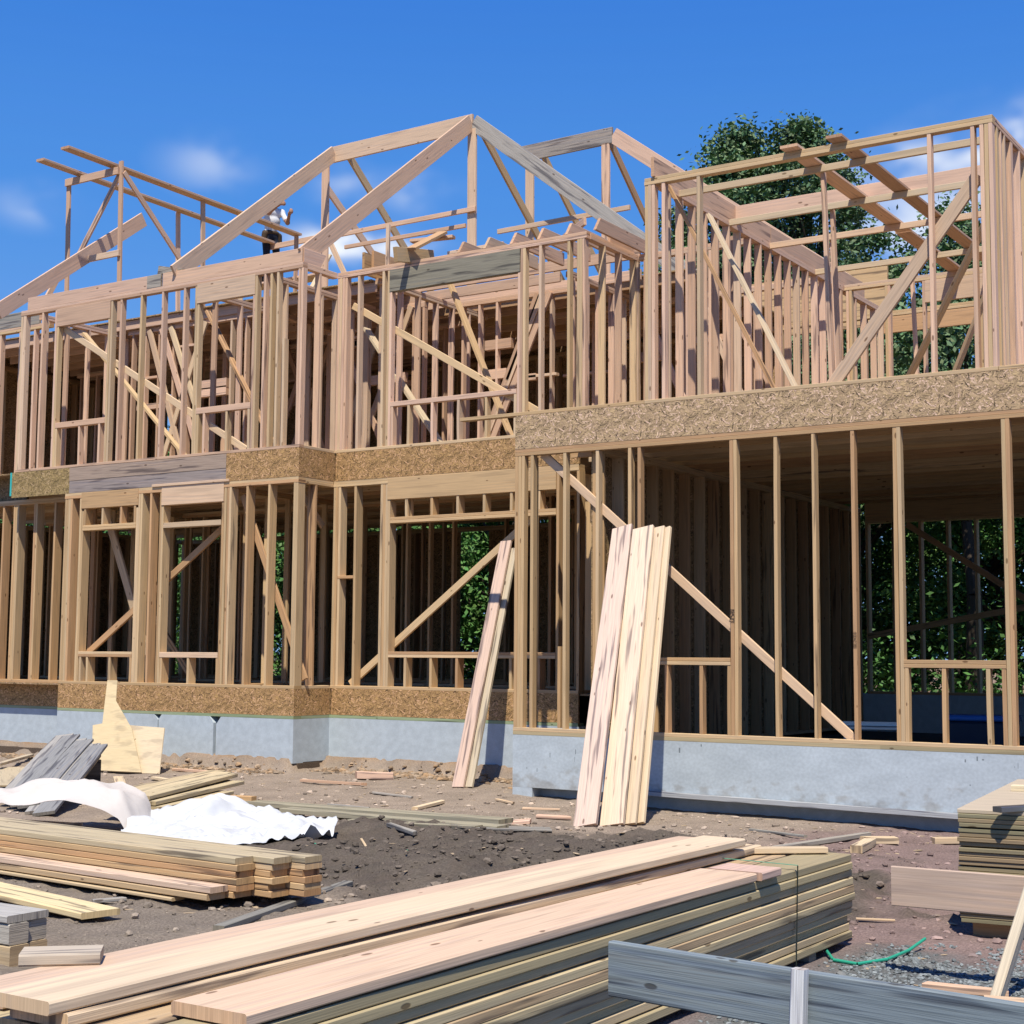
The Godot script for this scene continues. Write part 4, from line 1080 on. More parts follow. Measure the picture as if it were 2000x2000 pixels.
	lp = bd(self, "leaning_board", Vector3(2.42, 0.01, 1.70), Vector3(1.84, 2.82, 0.004 + 0.018), Vector3(1, 0, 0.25), 0.20, 0.038, Color(0.72, 0.58, 0.40), "wood", 0.0, 0.0, 0.0, 0.004)
	tag(lp, "yellowish board hindmost in the bundle leaning on the garage", "board", LG)
	# odd plywood offcuts propped near the left foundation
	ply("plywood_offcut", "tall pointed plywood offcut propped up before the foundation", [Vector3(-6.71, 1.15, -0.32), Vector3(-6.53, 1.15, -0.33), Vector3(-6.28, 0.89, -0.09), Vector3(-5.65, 0.56, 0.21), Vector3(-4.97, 0.06, 0.66), Vector3(-5.80, 0.03, 0.69), Vector3(-6.35, 0.56, 0.21), Vector3(-6.21, 0.59, 0.18)], Color(0.58, 0.47, 0.29))
	ply("plywood_offcut", "squarish plywood offcut propped behind the tall pointed one", [Vector3(-6.1, 0.60, 0.12), Vector3(-5.14, 0.58, 0.14), Vector3(-4.74, 0.06, 0.60), Vector3(-5.6, 0.04, 0.60)], Color(0.62, 0.51, 0.35))
	lp = bd(self, "plywood_sheet", Vector3(-6.9, 0.06, 1.2), Vector3(-4.55, 0.075, 2.95), Vector3(0.6, 0, -0.8), 0.62, 0.016, Color(0.52, 0.44, 0.31), "plyface")
	tag(lp, "flat sheet of plywood lying behind the weathered grey boards", "plywood")
	lp = bd(self, "loose_batten", Vector3(-6.6, 0.13, 1.5), Vector3(-8.1, 0.10, -0.25), Vector3(1, 0, -0.8), 0.07, 0.035, Color(0.55, 0.47, 0.35), "stained")
	tag(lp, "thin batten lying from the plywood sheet towards the foundation", "batten")
	# weathered grey boards slumped on the scrap
	var sb := thing("weathered_board_panel", "slumped panel of weathered grey boards beside the plywood offcuts", "board panel")
	var tl := Vector3(-4.97, 0.57, 1.92)
	var tr := Vector3(-3.77, 0.47, 2.39)
	for k in 6:
		var a := tl.lerp(tr, (k + 0.5) / 6.0) + Vector3(0, 0.02 * (k % 2), 0)
		bd(sb, "board", a, a + Vector3(1.61, -0.46, 2.07), tr - tl, 0.205, 0.03, Color(0.26, 0.265, 0.27) if k % 2 else Color(0.37, 0.36, 0.34), "grey", rng.randfn(0, 0.01))
	bd(sb, "batten", tr + Vector3(0.02, -0.05, 0.05), tr + Vector3(0.95, -0.33, 1.25), Vector3.UP, 0.06, 0.04, Color(0.45, 0.37, 0.24))
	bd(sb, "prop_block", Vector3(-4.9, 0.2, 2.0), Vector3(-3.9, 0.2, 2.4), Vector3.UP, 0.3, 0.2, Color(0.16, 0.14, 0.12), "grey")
	# pile of planks on blocks
	var pp := thing("plank_pile", "pile of tan planks raised on blocks behind the tarps", "plank pile")
	for k in 2:
		bd(pp, "block", Vector3(-1.1 - 0.55 * k - 0.35, 0.07, 4.2 - 1.5 * k), Vector3(-1.1 - 0.55 * k + 0.3, 0.07, 4.1 - 1.5 * k), Vector3.UP, 0.09, 0.09, pick(TAN))
	for k in 3:
		bd(pp, "plank", Vector3(-1.55 + 0.2 * k, 0.235, 4.30), Vector3(-2.45 + 0.2 * k, 0.265, 1.98 + 0.12 * k), X, 0.19, 0.036, [Color(0.55, 0.45, 0.28), Color(0.63, 0.52, 0.33), Color(0.56, 0.47, 0.30)][k], "stained", 0.0, 0.0, 0.0, 0.004)
		bd(pp, "plank", Vector3(-1.49 + 0.2 * k, 0.19, 4.28), Vector3(-2.28 + 0.2 * k, 0.205, 2.3), X, 0.19, 0.036, Color(0.56, 0.47, 0.30), "stained", 0.0, 0.0, 0.0, 0.004)
		bd(pp, "plank", Vector3(-1.42 + 0.2 * k, 0.145, 4.26), Vector3(-2.0 + 0.2 * k, 0.15, 2.75), X, 0.19, 0.036, Color(0.56, 0.47, 0.30), "stained", 0.0, 0.0, 0.0, 0.004)
	var PG := "greenish boards half trodden into the dirt"
	for b in [[Vector3(-1.7, 0.05, 2.62), Vector3(1.72, 0.085, 2.76), 0.22], [Vector3(-0.6, 0.06, 2.98), Vector3(1.86, 0.06, 3.02), 0.18], [Vector3(0.4, 0.04, 3.28), Vector3(1.75, 0.07, 3.22), 0.13]]:
		lp = bd(self, "trodden_board", b[0], b[1], Vector3(0, 0, 1), b[2], 0.04, Color(0.36, 0.33, 0.24), "stained")
		tag(lp, "greenish brown board lying flat between the recess and the churned soil", "board", PG)
	make_tarps()
	# plywood bundle, right
	var ps := thing("plywood_bundle", "tall bundle of plywood sheets held by a pale green strap", "plywood bundle", Vector3(6.47, 0, 5.50), 0.12)
	for b in [-0.15, -1.2]:
		bd(ps, "bearer", Vector3(0.05, 0.03, b), Vector3(1.15, 0.03, b), Vector3.UP, 0.09, 0.09, pick(TAN))
	for k in 24:
		var y := 0.08 + 0.0242 * k + 0.006 * int(k / 4.0)   # four sheets to a bundle, slack between the bundles
		var dx := rng.randfn(0, 0.003)
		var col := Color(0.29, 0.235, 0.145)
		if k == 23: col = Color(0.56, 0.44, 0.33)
		bd(ps, "sheet", Vector3(dx, y + 0.012, -1.2), Vector3(1.22 + dx, y + 0.012, -1.2), Vector3(0, 0, 1), 2.4 + rng.randfn(0, 0.012), 0.0225, Color(col.r * rng.randf_range(0.88, 1.1), col.g, col.b), "wood")
	bd(ps, "strap", Vector3(0.42, 0.69, 0.006), Vector3(0.42, 0.03, 0.006), X, 0.02, 0.003, Color(0.30, 0.62, 0.42), "plastic")
	bd(ps, "strap", Vector3(0.42, 0.6885, 0.006), Vector3(0.42, 0.6885, -2.4), X, 0.02, 0.003, Color(0.30, 0.62, 0.42), "plastic")
	lp = bd(self, "short_block", Vector3(6.40, 0.708, 4.12), Vector3(7.4, 0.708, 4.02), Vector3.UP, 0.04, 0.09, Color(0.72, 0.62, 0.42), "wood")
	tag(lp, "pale yellow batten laid across the top of the plywood bundle", "batten")
	lp = bd(self, "metal_bar", Vector3(6.70, 0.705, 5.56), Vector3(7.35, 0.72, 4.55), Vector3.UP, 0.03, 0.07, Color(0.22, 0.23, 0.24), "steel")
	tag(lp, "dark grey bar poking out over the plywood bundle's edge", "metal bar")
	# batter boards
	var bb := thing("batter_board", "weathered blue grey batter board nailed to a white stake", "batter board")
	bd(bb, "board", Vector3(6.31, 0.407, 9.10), Vector3(8.6, 0.407, 9.36), Vector3.UP, 0.19, 0.036, Color(0.215, 0.262, 0.29), "grey", 0.0, 0.0, 0.0, 0.005)
	bd(bb, "stake", Vector3(7.075, 0.515, 9.235), Vector3(7.06, -0.15, 9.265), X, 0.045, 0.05, Color(0.66, 0.67, 0.68), "grey", 0.0, 0.0, 0.0, 0.005)
	bd(bb, "stake", Vector3(8.3, 0.515, 9.375), Vector3(8.29, -0.15, 9.395), X, 0.045, 0.05, Color(0.66, 0.67, 0.68), "grey", 0.0, 0.0, 0.0, 0.005)
	bb = thing("batter_board", "fresh pinkish tan batter board on a leaning pale stake before the plywood", "batter board")
	bd(bb, "board", Vector3(6.52, 0.43, 6.74), Vector3(8.1, 0.43, 6.68), Vector3.UP, 0.185, 0.022, Color(0.54, 0.41, 0.325), "wood", 0.0, 0.0, 0.0, 0.004)
	bd(bb, "stake", Vector3(7.28, 0.80, 6.76), Vector3(7.03, -0.12, 7.0), X, 0.045, 0.085, Color(0.76, 0.66, 0.50), "wood", 0.0, 0.0, 0.0, 0.005)
	bd(bb, "stake", Vector3(8.0, 0.7, 6.72), Vector3(8.0, -0.12, 6.75), X, 0.045, 0.045, Color(0.76, 0.66, 0.50), "wood", 0.0, 0.0, 0.0, 0.005)
	# fallen strap
	var g := Geo.new()
	var pts := [Vector3(6.06, 0.03, 6.42), Vector3(6.16, 0.018, 6.58), Vector3(6.29, 0.016, 6.60), Vector3(6.38, 0.02, 6.42), Vector3(6.41, 0.03, 6.18), Vector3(6.43, 0.06, 5.98)]
	for k in pts.size() - 1:
		limb_into(g, pts[k], pts[k + 1], 0.008, 0.008, Color(0.03, 0.30, 0.20))
	tag(put(self, "plastic_strap", g.mesh(), mat.plastic), "cut green plastic strap curling over the ground beside the lumber stack", "strap")
	g = Geo.new()
	pts = [Vector3(1.55, 0.03, 5.1), Vector3(1.85, 0.05, 4.9), Vector3(2.15, 0.03, 4.75), Vector3(2.3, 0.05, 4.9)]
	for k in pts.size():
		pts[k].y = hgt(pts[k].x, pts[k].z) + 0.012
	for k in pts.size() - 1:
		limb_into(g, pts[k], pts[k + 1], 0.006, 0.006, Color(0.03, 0.26, 0.17))
	tag(put(self, "plastic_strap", g.mesh(), mat.plastic), "scrap of green plastic strap on the dark soil by the white sheet", "strap")
	# inside the garage
	var tub := thing("storage_tub", "dark blue tub with bright blue lid standing inside the garage", "tub", Vector3(4.25, 0.45, -2.9), 0.2)
	bd(tub, "body", Vector3(-0.35, 0.2, 0), Vector3(0.35, 0.2, 0), Vector3.UP, 0.40, 0.45, Color(0.02, 0.035, 0.06), "plastic", 0.0, 0.0, 0.0, 0.03)
	bd(tub, "lid", Vector3(-0.38, 0.43, 0), Vector3(0.38, 0.43, 0), Vector3.UP, 0.06, 0.49, Color(0.03, 0.13, 0.42), "plastic", 0.0, 0.0, 0.0, 0.015)
	var saw := thing("saw_table", "low metal work table inside the garage", "work table", Vector3(3.10, 0.45, -2.6), 0.3)
	bd(saw, "table_top", Vector3(-0.32, 0.30, 0), Vector3(0.32, 0.30, 0), Vector3(0, 0, 1), 0.5, 0.03, Color(0.5, 0.53, 0.55), "steel")
	bd(saw, "fence_rail", Vector3(-0.32, 0.345, 0.1), Vector3(0.32, 0.345, 0.1), Vector3.UP, 0.05, 0.03, Color(0.55, 0.58, 0.6), "steel")
	for q in [[-0.28, -0.2], [0.28, -0.2], [-0.28, 0.2], [0.28, 0.2]]:
		bd(saw, "leg", Vector3(q[0], 0.285, q[1]), Vector3(q[0] * 1.1, 0.0, q[1] * 1.1), X, 0.03, 0.03, Color(0.35, 0.36, 0.37), "steel")

func ply(called: String, label: String, pts: Array, col: Color) -> void:
	var nrm: Vector3 = (pts[1] - pts[0]).cross(pts[3] - pts[0]).normalized()
	if nrm.z < 0: nrm = -nrm
	var ex: Vector3 = (pts[1] - pts[0]).normalized()
	var ey := nrm.cross(ex)
	var poly: Array = []
	for p: Vector3 in pts:
		poly.append(Vector2((p - pts[0]).dot(ex), (p - pts[0]).dot(ey)))
	var o := prism(self, called, poly, -0.015, 0.0, col, "plyface")
	o.transform = Transform3D(Basis(ex, ey, nrm), pts[0])
	tag(o, label, "plywood")

func cloth(called: String, label: String, rows: Array, sub: int, fold: float, sd: int, col: Color) -> void:
	# a loose sheet through rows of points, smoothed, with crumpled folds
	var nn := FastNoiseLite.new(); nn.seed = sd; nn.frequency = 1.15; nn.fractal_octaves = 1
	var curves: Array = []
	for r in rows:
		var c := Curve3D.new()
		for k in r.size():
			var t := Vector3.ZERO
			if k > 0 and k < r.size() - 1: t = (r[k + 1] - r[k - 1]) / 6.0
			c.add_point(r[k], -t, t)
		curves.append(c)
	var nu := 56
	var nv := sub
	var P: Array = []
	for j in nv + 1:
		var f := float(j) / nv * (rows.size() - 1)
		var a := mini(int(f), rows.size() - 2)
		var u := f - a
		u = u * u * (3 - 2 * u)
		for i in nu + 1:
			var q: float = float(i) / nu
			var ca: Curve3D = curves[a]; var cb: Curve3D = curves[a + 1]
			var p := ca.sample_baked(q * ca.get_baked_length()).lerp(cb.sample_baked(q * cb.get_baked_length()), u)
			var k := 1.0 - absf(nn.get_noise_2d(p.x * 1.4 + p.z * 0.5, p.z * 1.4)) * 2.4
			var k2 := nn.get_noise_3d(p.x * 1.9, p.z * 1.9, 7.0)
			p.y += fold * (k * 0.6 + k2 * 0.7) + fold * 0.16 * nn.get_noise_3d(p.x * 6.0, p.z * 4.0, 3.0)
			p.x += fold * 0.5 * nn.get_noise_2d(p.z * 2.0, p.x * 2.0 + 9.0)
			p.z += fold * 0.5 * nn.get_noise_2d(p.z * 2.0 + 5.0, p.x * 2.0)
			p.y = maxf(p.y, hgt(p.x, p.z) + 0.02)
			P.append(p)
	var tool := SurfaceTool.new()
	tool.begin(Mesh.PRIMITIVE_TRIANGLES)
	tool.set_smooth_group(0)
	for p in P:
		tool.set_color(col)
		tool.add_vertex(p)
	for j in nv:
		for i in nu:
			var s := j * (nu + 1) + i
			for q in [s, s + 1, s + nu + 1, s + 1, s + nu + 2, s + nu + 1]: tool.add_index(q)
	tool.generate_normals()
	tag(put(self, called, tool.commit(), mat.tarp), label, "sheet")

func make_tarps() -> void:
	cloth("white_tarp", "stiff cream white sheet draped over scrap boards next to the weathered panel", [
		[Vector3(-2.6, 0.06, 5.3), Vector3(-2.05, 0.30, 5.02), Vector3(-1.55, 0.36, 4.70), Vector3(-1.22, 0.38, 4.52), Vector3(-1.0, 0.26, 4.36), Vector3(-0.88, 0.07, 4.38)],
		[Vector3(-2.3, 0.05, 5.75), Vector3(-1.7, 0.31, 5.35), Vector3(-1.3, 0.35, 5.05), Vector3(-1.02, 0.37, 4.88), Vector3(-0.86, 0.21, 4.62), Vector3(-0.76, 0.04, 4.62)],
		[Vector3(-1.9, 0.04, 6.1), Vector3(-1.5, 0.25, 5.62), Vector3(-1.15, 0.27, 5.32), Vector3(-0.92, 0.25, 5.10), Vector3(-0.80, 0.14, 4.88), Vector3(-0.70, 0.03, 4.84)]], 34, 0.07, 12, Color(0.58, 0.545, 0.51))
	cloth("white_sheet", "crumpled thin white plastic sheet lying on the dark soil", [
		[Vector3(-1.0, 0.03, 4.42), Vector3(-0.72, 0.20, 3.98), Vector3(-0.25, 0.13, 3.72), Vector3(0.3, 0.05, 3.70), Vector3(0.85, 0.05, 3.95)],
		[Vector3(-0.8, 0.02, 4.78), Vector3(-0.45, 0.12, 4.40), Vector3(0.1, 0.08, 4.28), Vector3(0.6, 0.07, 4.25), Vector3(1.12, 0.05, 4.42)],
		[Vector3(-0.5, 0.02, 5.02), Vector3(-0.1, 0.03, 4.92), Vector3(0.4, 0.03, 4.95), Vector3(0.8, 0.05, 4.9), Vector3(1.22, 0.04, 4.85)],
		[Vector3(-0.2, 0.02, 5.28), Vector3(0.2, 0.02, 5.32), Vector3(0.55, 0.02, 5.36), Vector3(0.9, 0.03, 5.3), Vector3(1.18, 0.03, 5.12)]], 44, 0.115, 31, Color(0.56, 0.585, 0.62))

# ------------------------------------------------------------------ the worker on the roof staging
func sdf_mesh(bones: Array, cell: float, pad: float) -> ArrayMesh:
	# bones: [a, b, ra, rb, colour]; tapered capsules joined by a smooth minimum and meshed as surface nets
	var lo := Vector3(1e9, 1e9, 1e9)
	var hi := -lo
	for b in bones:
		for q in 2:
			lo = lo.min(b[q] - Vector3.ONE * (b[2 + q] + pad)); hi = hi.max(b[q] + Vector3.ONE * (b[2 + q] + pad))
	var nx := int((hi.x - lo.x) / cell) + 2
	var ny := int((hi.y - lo.y) / cell) + 2
	var nz := int((hi.z - lo.z) / cell) + 2
	var field := PackedFloat32Array(); field.resize(nx * ny * nz); field.fill(1.0)
	var owner_bone := PackedInt32Array(); owner_bone.resize(nx * ny * nz)
	var near := PackedFloat32Array(); near.resize(nx * ny * nz); near.fill(1e9)
	var sk := 0.035
	for bi in bones.size():
		var b: Array = bones[bi]
		var a: Vector3 = b[0]; var e: Vector3 = b[1]
		var m := maxf(b[2], b[3]) + sk * 2.0 + cell
		var l2 := a.min(e) - Vector3.ONE * m; var h2 := a.max(e) + Vector3.ONE * m
		var ae := e - a
		var len2 := maxf(ae.length_squared(), 1e-9)
		for k in range(maxi(0, int((l2.z - lo.z) / cell)), mini(nz, int((h2.z - lo.z) / cell) + 2)):
			for j in range(maxi(0, int((l2.y - lo.y) / cell)), mini(ny, int((h2.y - lo.y) / cell) + 2)):
				for i in range(maxi(0, int((l2.x - lo.x) / cell)), mini(nx, int((h2.x - lo.x) / cell) + 2)):
					var p := lo + Vector3(i, j, k) * cell
					var t := clampf((p - a).dot(ae) / len2, 0.0, 1.0)
					var d: float = p.distance_to(a + ae * t) - lerpf(b[2], b[3], t)
					var at := (k * ny + j) * nx + i
					var o := field[at]
					var h := clampf(0.5 + 0.5 * (o - d) / sk, 0.0, 1.0)
					field[at] = lerpf(o, d, h) - sk * h * (1.0 - h)
					if d < near[at]: near[at] = d; owner_bone[at] = bi
	var id := {}
	var tool := SurfaceTool.new()
	tool.begin(Mesh.PRIMITIVE_TRIANGLES)
	tool.set_smooth_group(0)
	var cnt := 0
	var corner := [0, 1, nx, nx + 1, nx * ny, nx * ny + 1, nx * ny + nx, nx * ny + nx + 1]
	var edges := [[0, 1], [0, 2], [0, 4], [1, 3], [1, 5], [2, 3], [2, 6], [3, 7], [4, 5], [4, 6], [5, 7], [6, 7]]
	for k in nz - 1:
		for j in ny - 1:
			for i in nx - 1:
				var at := (k * ny + j) * nx + i
				var first := field[at] < 0.0
				var mixed := false
				for q in 8:
					if (field[at + corner[q]] < 0.0) != first: mixed = true; break
				if not mixed: continue
				var sum := Vector3.ZERO
				var c := 0
				for e in edges:
					var fa := field[at + corner[e[0]]]; var fb := field[at + corner[e[1]]]
					if (fa < 0.0) == (fb < 0.0): continue
					var t := fa / (fa - fb)
					sum += Vector3(e[0] & 1, (e[0] >> 1) & 1, e[0] >> 2).lerp(Vector3(e[1] & 1, (e[1] >> 1) & 1, e[1] >> 2), t)
					c += 1
				tool.set_color(bones[owner_bone[at]][4])
				tool.add_vertex(lo + (Vector3(i, j, k) + sum / c) * cell)
				id[at] = cnt
				cnt += 1
	var st := [1, nx, nx * ny]
	for k in range(1, nz - 1):
		for j in range(1, ny - 1):
			for i in range(1, nx - 1):
				var at := (k * ny + j) * nx + i
				for ax in 3:
					if (field[at] < 0.0) == (field[at + st[ax]] < 0.0): continue
					var u: int = st[(ax + 1) % 3]; var w: int = st[(ax + 2) % 3]
					var q := [at, at - u, at - u - w, at - w]
					if not (id.has(q[0]) and id.has(q[1]) and id.has(q[2]) and id.has(q[3])): continue
					var o := [0, 1, 2, 0, 2, 3] if field[at] > 0.0 else [0, 2, 1, 0, 3, 2]
					for n in o: tool.add_index(id[q[n]])
	tool.generate_normals()
	return tool.commit()

func make_worker() -> void:
	# base at the feet; faces +x, bending slightly, both hands at the brace in front
	var w := thing("person", "worker in a white shirt and dark trousers with a tool belt on the roof staging", "person", Vector3(-10.35, 8.555, -7.32), deg_to_rad(-20))
	var shirt := Color(0.58, 0.60, 0.64)
	var jean := Color(0.018, 0.022, 0.035)
	var skin := Color(0.36, 0.20, 0.13)
	var hair := Color(0.03, 0.02, 0.015)
	var boot := Color(0.06, 0.04, 0.025)
	var B: Array = []
	for s in [-1.0, 1.0]:
		var hip := Vector3(0, 0.92, 0.09 * s); var knee := Vector3(0.07, 0.50, 0.11 * s); var ank := Vector3(-0.03, 0.09, 0.12 * s)
		B.append([hip, knee, 0.088, 0.062, jean]); B.append([knee, ank, 0.060, 0.042, jean])
		B.append([ank + Vector3(-0.02, -0.04, 0), ank + Vector3(0.15, -0.05, 0), 0.045, 0.036, boot])
		var sh := Vector3(0.10, 1.40, 0.18 * s); var el := Vector3(0.30, 1.22 + 0.06 * s, 0.20 * s); var wr := Vector3(0.52, 1.34 + 0.06 * s, 0.12 * s)
		B.append([Vector3(0.07, 1.40, 0.05 * s), sh, 0.075, 0.062, shirt]); B.append([sh, sh.lerp(el, 0.7), 0.055, 0.046, shirt]); B.append([sh.lerp(el, 0.65), el, 0.042, 0.038, skin]); B.append([el, wr, 0.038, 0.027, skin])
		var palm := wr + Vector3(0.085, 0.01, -0.01 * s)
		B.append([wr, palm, 0.028, 0.032, skin])
		for q in 4:
			var kn := palm + Vector3(0.02, 0.028 - 0.019 * q, 0.0)
			var tip := kn + Vector3(0.035, -0.004, -0.022 * s)
			B.append([kn, tip, 0.0095, 0.009, skin]); B.append([tip, tip + Vector3(0.0, -0.004, -0.032 * s) * (1.0 if q in [1, 2] else 0.8), 0.009, 0.008, skin])
		B.append([palm + Vector3(-0.03, 0.03, -0.015 * s), palm + Vector3(0.025, 0.045, -0.035 * s), 0.011, 0.009, skin])
	B.append([Vector3(0, 0.93, -0.05), Vector3(0, 0.93, 0.05), 0.11, 0.11, jean])
	B.append([Vector3(0.0, 1.02, 0), Vector3(0.04, 1.20, 0), 0.115, 0.135, shirt]); B.append([Vector3(0.04, 1.22, -0.06), Vector3(0.04, 1.22, 0.06), 0.11, 0.11, shirt])
	B.append([Vector3(0.07, 1.36, -0.07), Vector3(0.07, 1.36, 0.07), 0.10, 0.10, shirt])
	B.append([Vector3(0.10, 1.42, 0), Vector3(0.15, 1.53, 0), 0.055, 0.05, skin])
	B.append([Vector3(0.165, 1.59, 0), Vector3(0.175, 1.66, 0), 0.078, 0.088, skin]); B.append([Vector3(0.24, 1.60, 0), Vector3(0.258, 1.585, 0), 0.016, 0.014, skin])
	B.append([Vector3(0.205, 1.545, -0.02), Vector3(0.205, 1.545, 0.02), 0.045, 0.045, skin])
	for s in [-1.0, 1.0]:
		B.append([Vector3(0.165, 1.61, 0.088 * s), Vector3(0.165, 1.585, 0.086 * s), 0.016, 0.012, skin])
		B.append([Vector3(0.243, 1.625, 0.032 * s), Vector3(0.244, 1.625, 0.034 * s), 0.010, 0.010, hair])
	B.append([Vector3(0.238, 1.548, -0.018), Vector3(0.238, 1.548, 0.018), 0.010, 0.010, Color(0.28, 0.11, 0.09)])
	put(w, "body", sdf_mesh(B, 0.014, 0.05), mat.plain)
	put(w, "hair", sdf_mesh([[Vector3(0.135, 1.68, -0.02), Vector3(0.175, 1.705, 0.02), 0.085, 0.075, hair], [Vector3(0.11, 1.62, -0.04), Vector3(0.11, 1.62, 0.04), 0.06, 0.06, hair]], 0.014, 0.05), mat.plain)
	put(w, "tool_belt", sdf_mesh([[Vector3(0.0, 0.985, -0.13), Vector3(0.0, 0.985, 0.13), 0.045, 0.045, boot], [Vector3(0.09, 0.98, -0.09), Vector3(0.09, 0.98, 0.09), 0.04, 0.04, boot], [Vector3(-0.09, 0.98, -0.09), Vector3(-0.09, 0.98, 0.09), 0.04, 0.04, boot], [Vector3(0.06, 0.94, 0.15), Vector3(0.05, 0.82, 0.17), 0.06, 0.05, boot], [Vector3(0.06, 0.94, -0.15), Vector3(0.05, 0.82, -0.17), 0.06, 0.05, boot]], 0.014, 0.05), mat.plain)
	bd(house.get_node("ridge_staging"), "platform_board", Vector3(-11.0, 8.535, -7.32), Vector3(-8.9, 8.535, -7.32), Vector3(0, 0, 1), 0.40, 0.036, pick(PINK))

# ------------------------------------------------------------------ scraps, stones, gravel
func make_debris() -> void:
	var SG := "wood scraps scattered over the yard"
	var sc := [ # a.x, a.z, b.x, b.z, width, thickness, palette
		[3.13, 7.75, 2.55, 5.93, 0.07, 0.035, 2, "long grey lath lying across the churned soil"], [0.04, 1.82, -0.08, 1.18, 0.06, 0.03, 1, ""], [0.62, 3.14, 0.55, 2.71, 0.05, 0.025, 0, ""], [1.13, 3.65, 1.65, 3.98, 0.05, 0.03, 2, ""],
		[1.66, 3.3, 2.05, 2.55, 0.30, 0.015, 2, "flat grey scrap of sheet at the foot of the leaning boards"], [1.45, 1.82, 1.70, 1.66, 0.10, 0.03, 0, ""], [1.07, 3.94, 1.5, 4.4, 0.02, 0.015, 1, ""], [4.76, 2.45, 4.62, 1.75, 0.09, 0.06, 1, ""],
		[4.56, 1.66, 4.75, 1.48, 0.14, 0.05, 1, ""], [4.98, 1.25, 5.25, 0.92, 0.09, 0.05, 1, ""], [3.42, 1.44, 4.06, 1.75, 0.03, 0.02, 2, ""], [4.14, 2.74, 4.41, 1.2, 0.06, 0.035, 2, "long weathered stick lying behind the lumber stack"], [6.74, 6.95, 7.1, 6.90, 0.06, 0.03, 0, "pinkish lath lying on the grey gravel"],
		[5.85, 5.42, 6.03, 5.29, 0.02, 0.012, 1, ""], [1.84, 7.48, 1.98, 7.36, 0.05, 0.02, 2, ""], [1.5, 2.3, 1.62, 2.2, 0.16, 0.03, 0, ""], [0.2, 0.6, 0.5, 0.75, 0.05, 0.02, 1, ""], [-0.6, 1.0, -1.2, 0.9, 0.04, 0.02, 2, ""], [-1.8, 0.3, -2.6, 0.45, 0.05, 0.03, 0, ""], [-2.4, -0.3, -2.0, -0.5, 0.12, 0.08, 0, ""],
		[-3.6, 1.2, -4.4, 1.0, 0.08, 0.03, 1, ""], [-3.2, 1.9, -3.9, 1.5, 0.10, 0.03, 1, ""], [-4.2, 1.7, -4.9, 1.1, 0.12, 0.02, 1, ""], [-0.9, 2.0, -0.3, 2.1, 0.04, 0.02, 2, ""], [0.9, 1.2, 1.2, 1.0, 0.04, 0.02, 1, ""], [3.4, 3.2, 3.7, 3.0, 0.03, 0.02, 1, ""], [2.9, 3.6, 3.0, 3.3, 0.02, 0.015, 1, ""],
		[-1.5, 5.4, -0.9, 5.6, 0.14, 0.04, 2, ""], [-1.7, 5.3, -0.7, 5.3, 0.12, 0.04, 2, ""], [-1.9, 5.1, -1.2, 5.0, 0.14, 0.06, 0, ""], [-0.6, 3.3, -0.2, 3.5, 0.12, 0.05, 1, ""], [-1.0, 3.6, -0.6, 3.7, 0.09, 0.04, 2, ""], [-6.5, 1.9, -5.2, 1.2, 0.09, 0.04, 2, ""], [-7.0, 1.0, -6.2, 0.6, 0.12, 0.03, 1, ""],
		[7.05, 7.1, 7.5, 7.0, 0.08, 0.03, 1, ""], [-5.0, 0.1, -4.2, 0.2, 0.05, 0.03, 0, ""], [3.05, 6.2, 3.2, 6.05, 0.05, 0.01, 1, ""]]
	for s in sc:
		var y0 := hgt(s[0], s[1]); var y1 := hgt(s[2], s[3])
		var p: Array = [PINK, PALE, GREY][s[6]]
		var o := bd(self, "wood_scrap", Vector3(s[0], y0 + s[5] * 0.5 + 0.004, s[1]), Vector3(s[2], y1 + s[5] * 0.5 + 0.008, s[3]), Vector3(s[1] - s[3], 0, s[2] - s[0]), s[4], s[5], pick(p), "grey" if s[6] == 2 else "stained", 0.0, rng.randfn(0, 0.4), rng.randfn(0, 0.4))
		tag(o, s[7] if s[7] else ["pinkish", "pale yellow", "weathered grey"][s[6]] + " wood offcut lying loose on the bare dirt", "offcut", SG)
	# gravel and clods
	var stones: Array = []
	for k in 3:
		var g := Geo.new()
		var r := RandomNumberGenerator.new(); r.seed = 200 + k
		var ph := (1.0 + sqrt(5.0)) / 2.0
		var ico := [Vector3(-1, ph, 0), Vector3(1, ph, 0), Vector3(-1, -ph, 0), Vector3(1, -ph, 0), Vector3(0, -1, ph), Vector3(0, 1, ph), Vector3(0, -1, -ph), Vector3(0, 1, -ph), Vector3(ph, 0, -1), Vector3(ph, 0, 1), Vector3(-ph, 0, -1), Vector3(-ph, 0, 1)]
		for q in 12: ico[q] = ico[q].normalized() * r.randf_range(0.72, 1.12)
		for f in [[0, 11, 5], [0, 5, 1], [0, 1, 7], [0, 7, 10], [0, 10, 11], [1, 5, 9], [5, 11, 4], [11, 10, 2], [10, 7, 6], [7, 1, 8], [3, 9, 4], [3, 4, 2], [3, 2, 6], [3, 6, 8], [3, 8, 9], [4, 9, 5], [2, 4, 11], [6, 2, 10], [8, 6, 7], [9, 8, 1]]:
			var a: Vector3 = ico[f[0]]; var b: Vector3 = ico[f[1]]; var c: Vector3 = ico[f[2]]
			var nn := (b - a).cross(c - a).normalized()
			if nn.dot(a + b + c) < 0: nn = -nn
			g.tri(a, b, c, nn, Color.WHITE)
		stones.append(g.mesh())
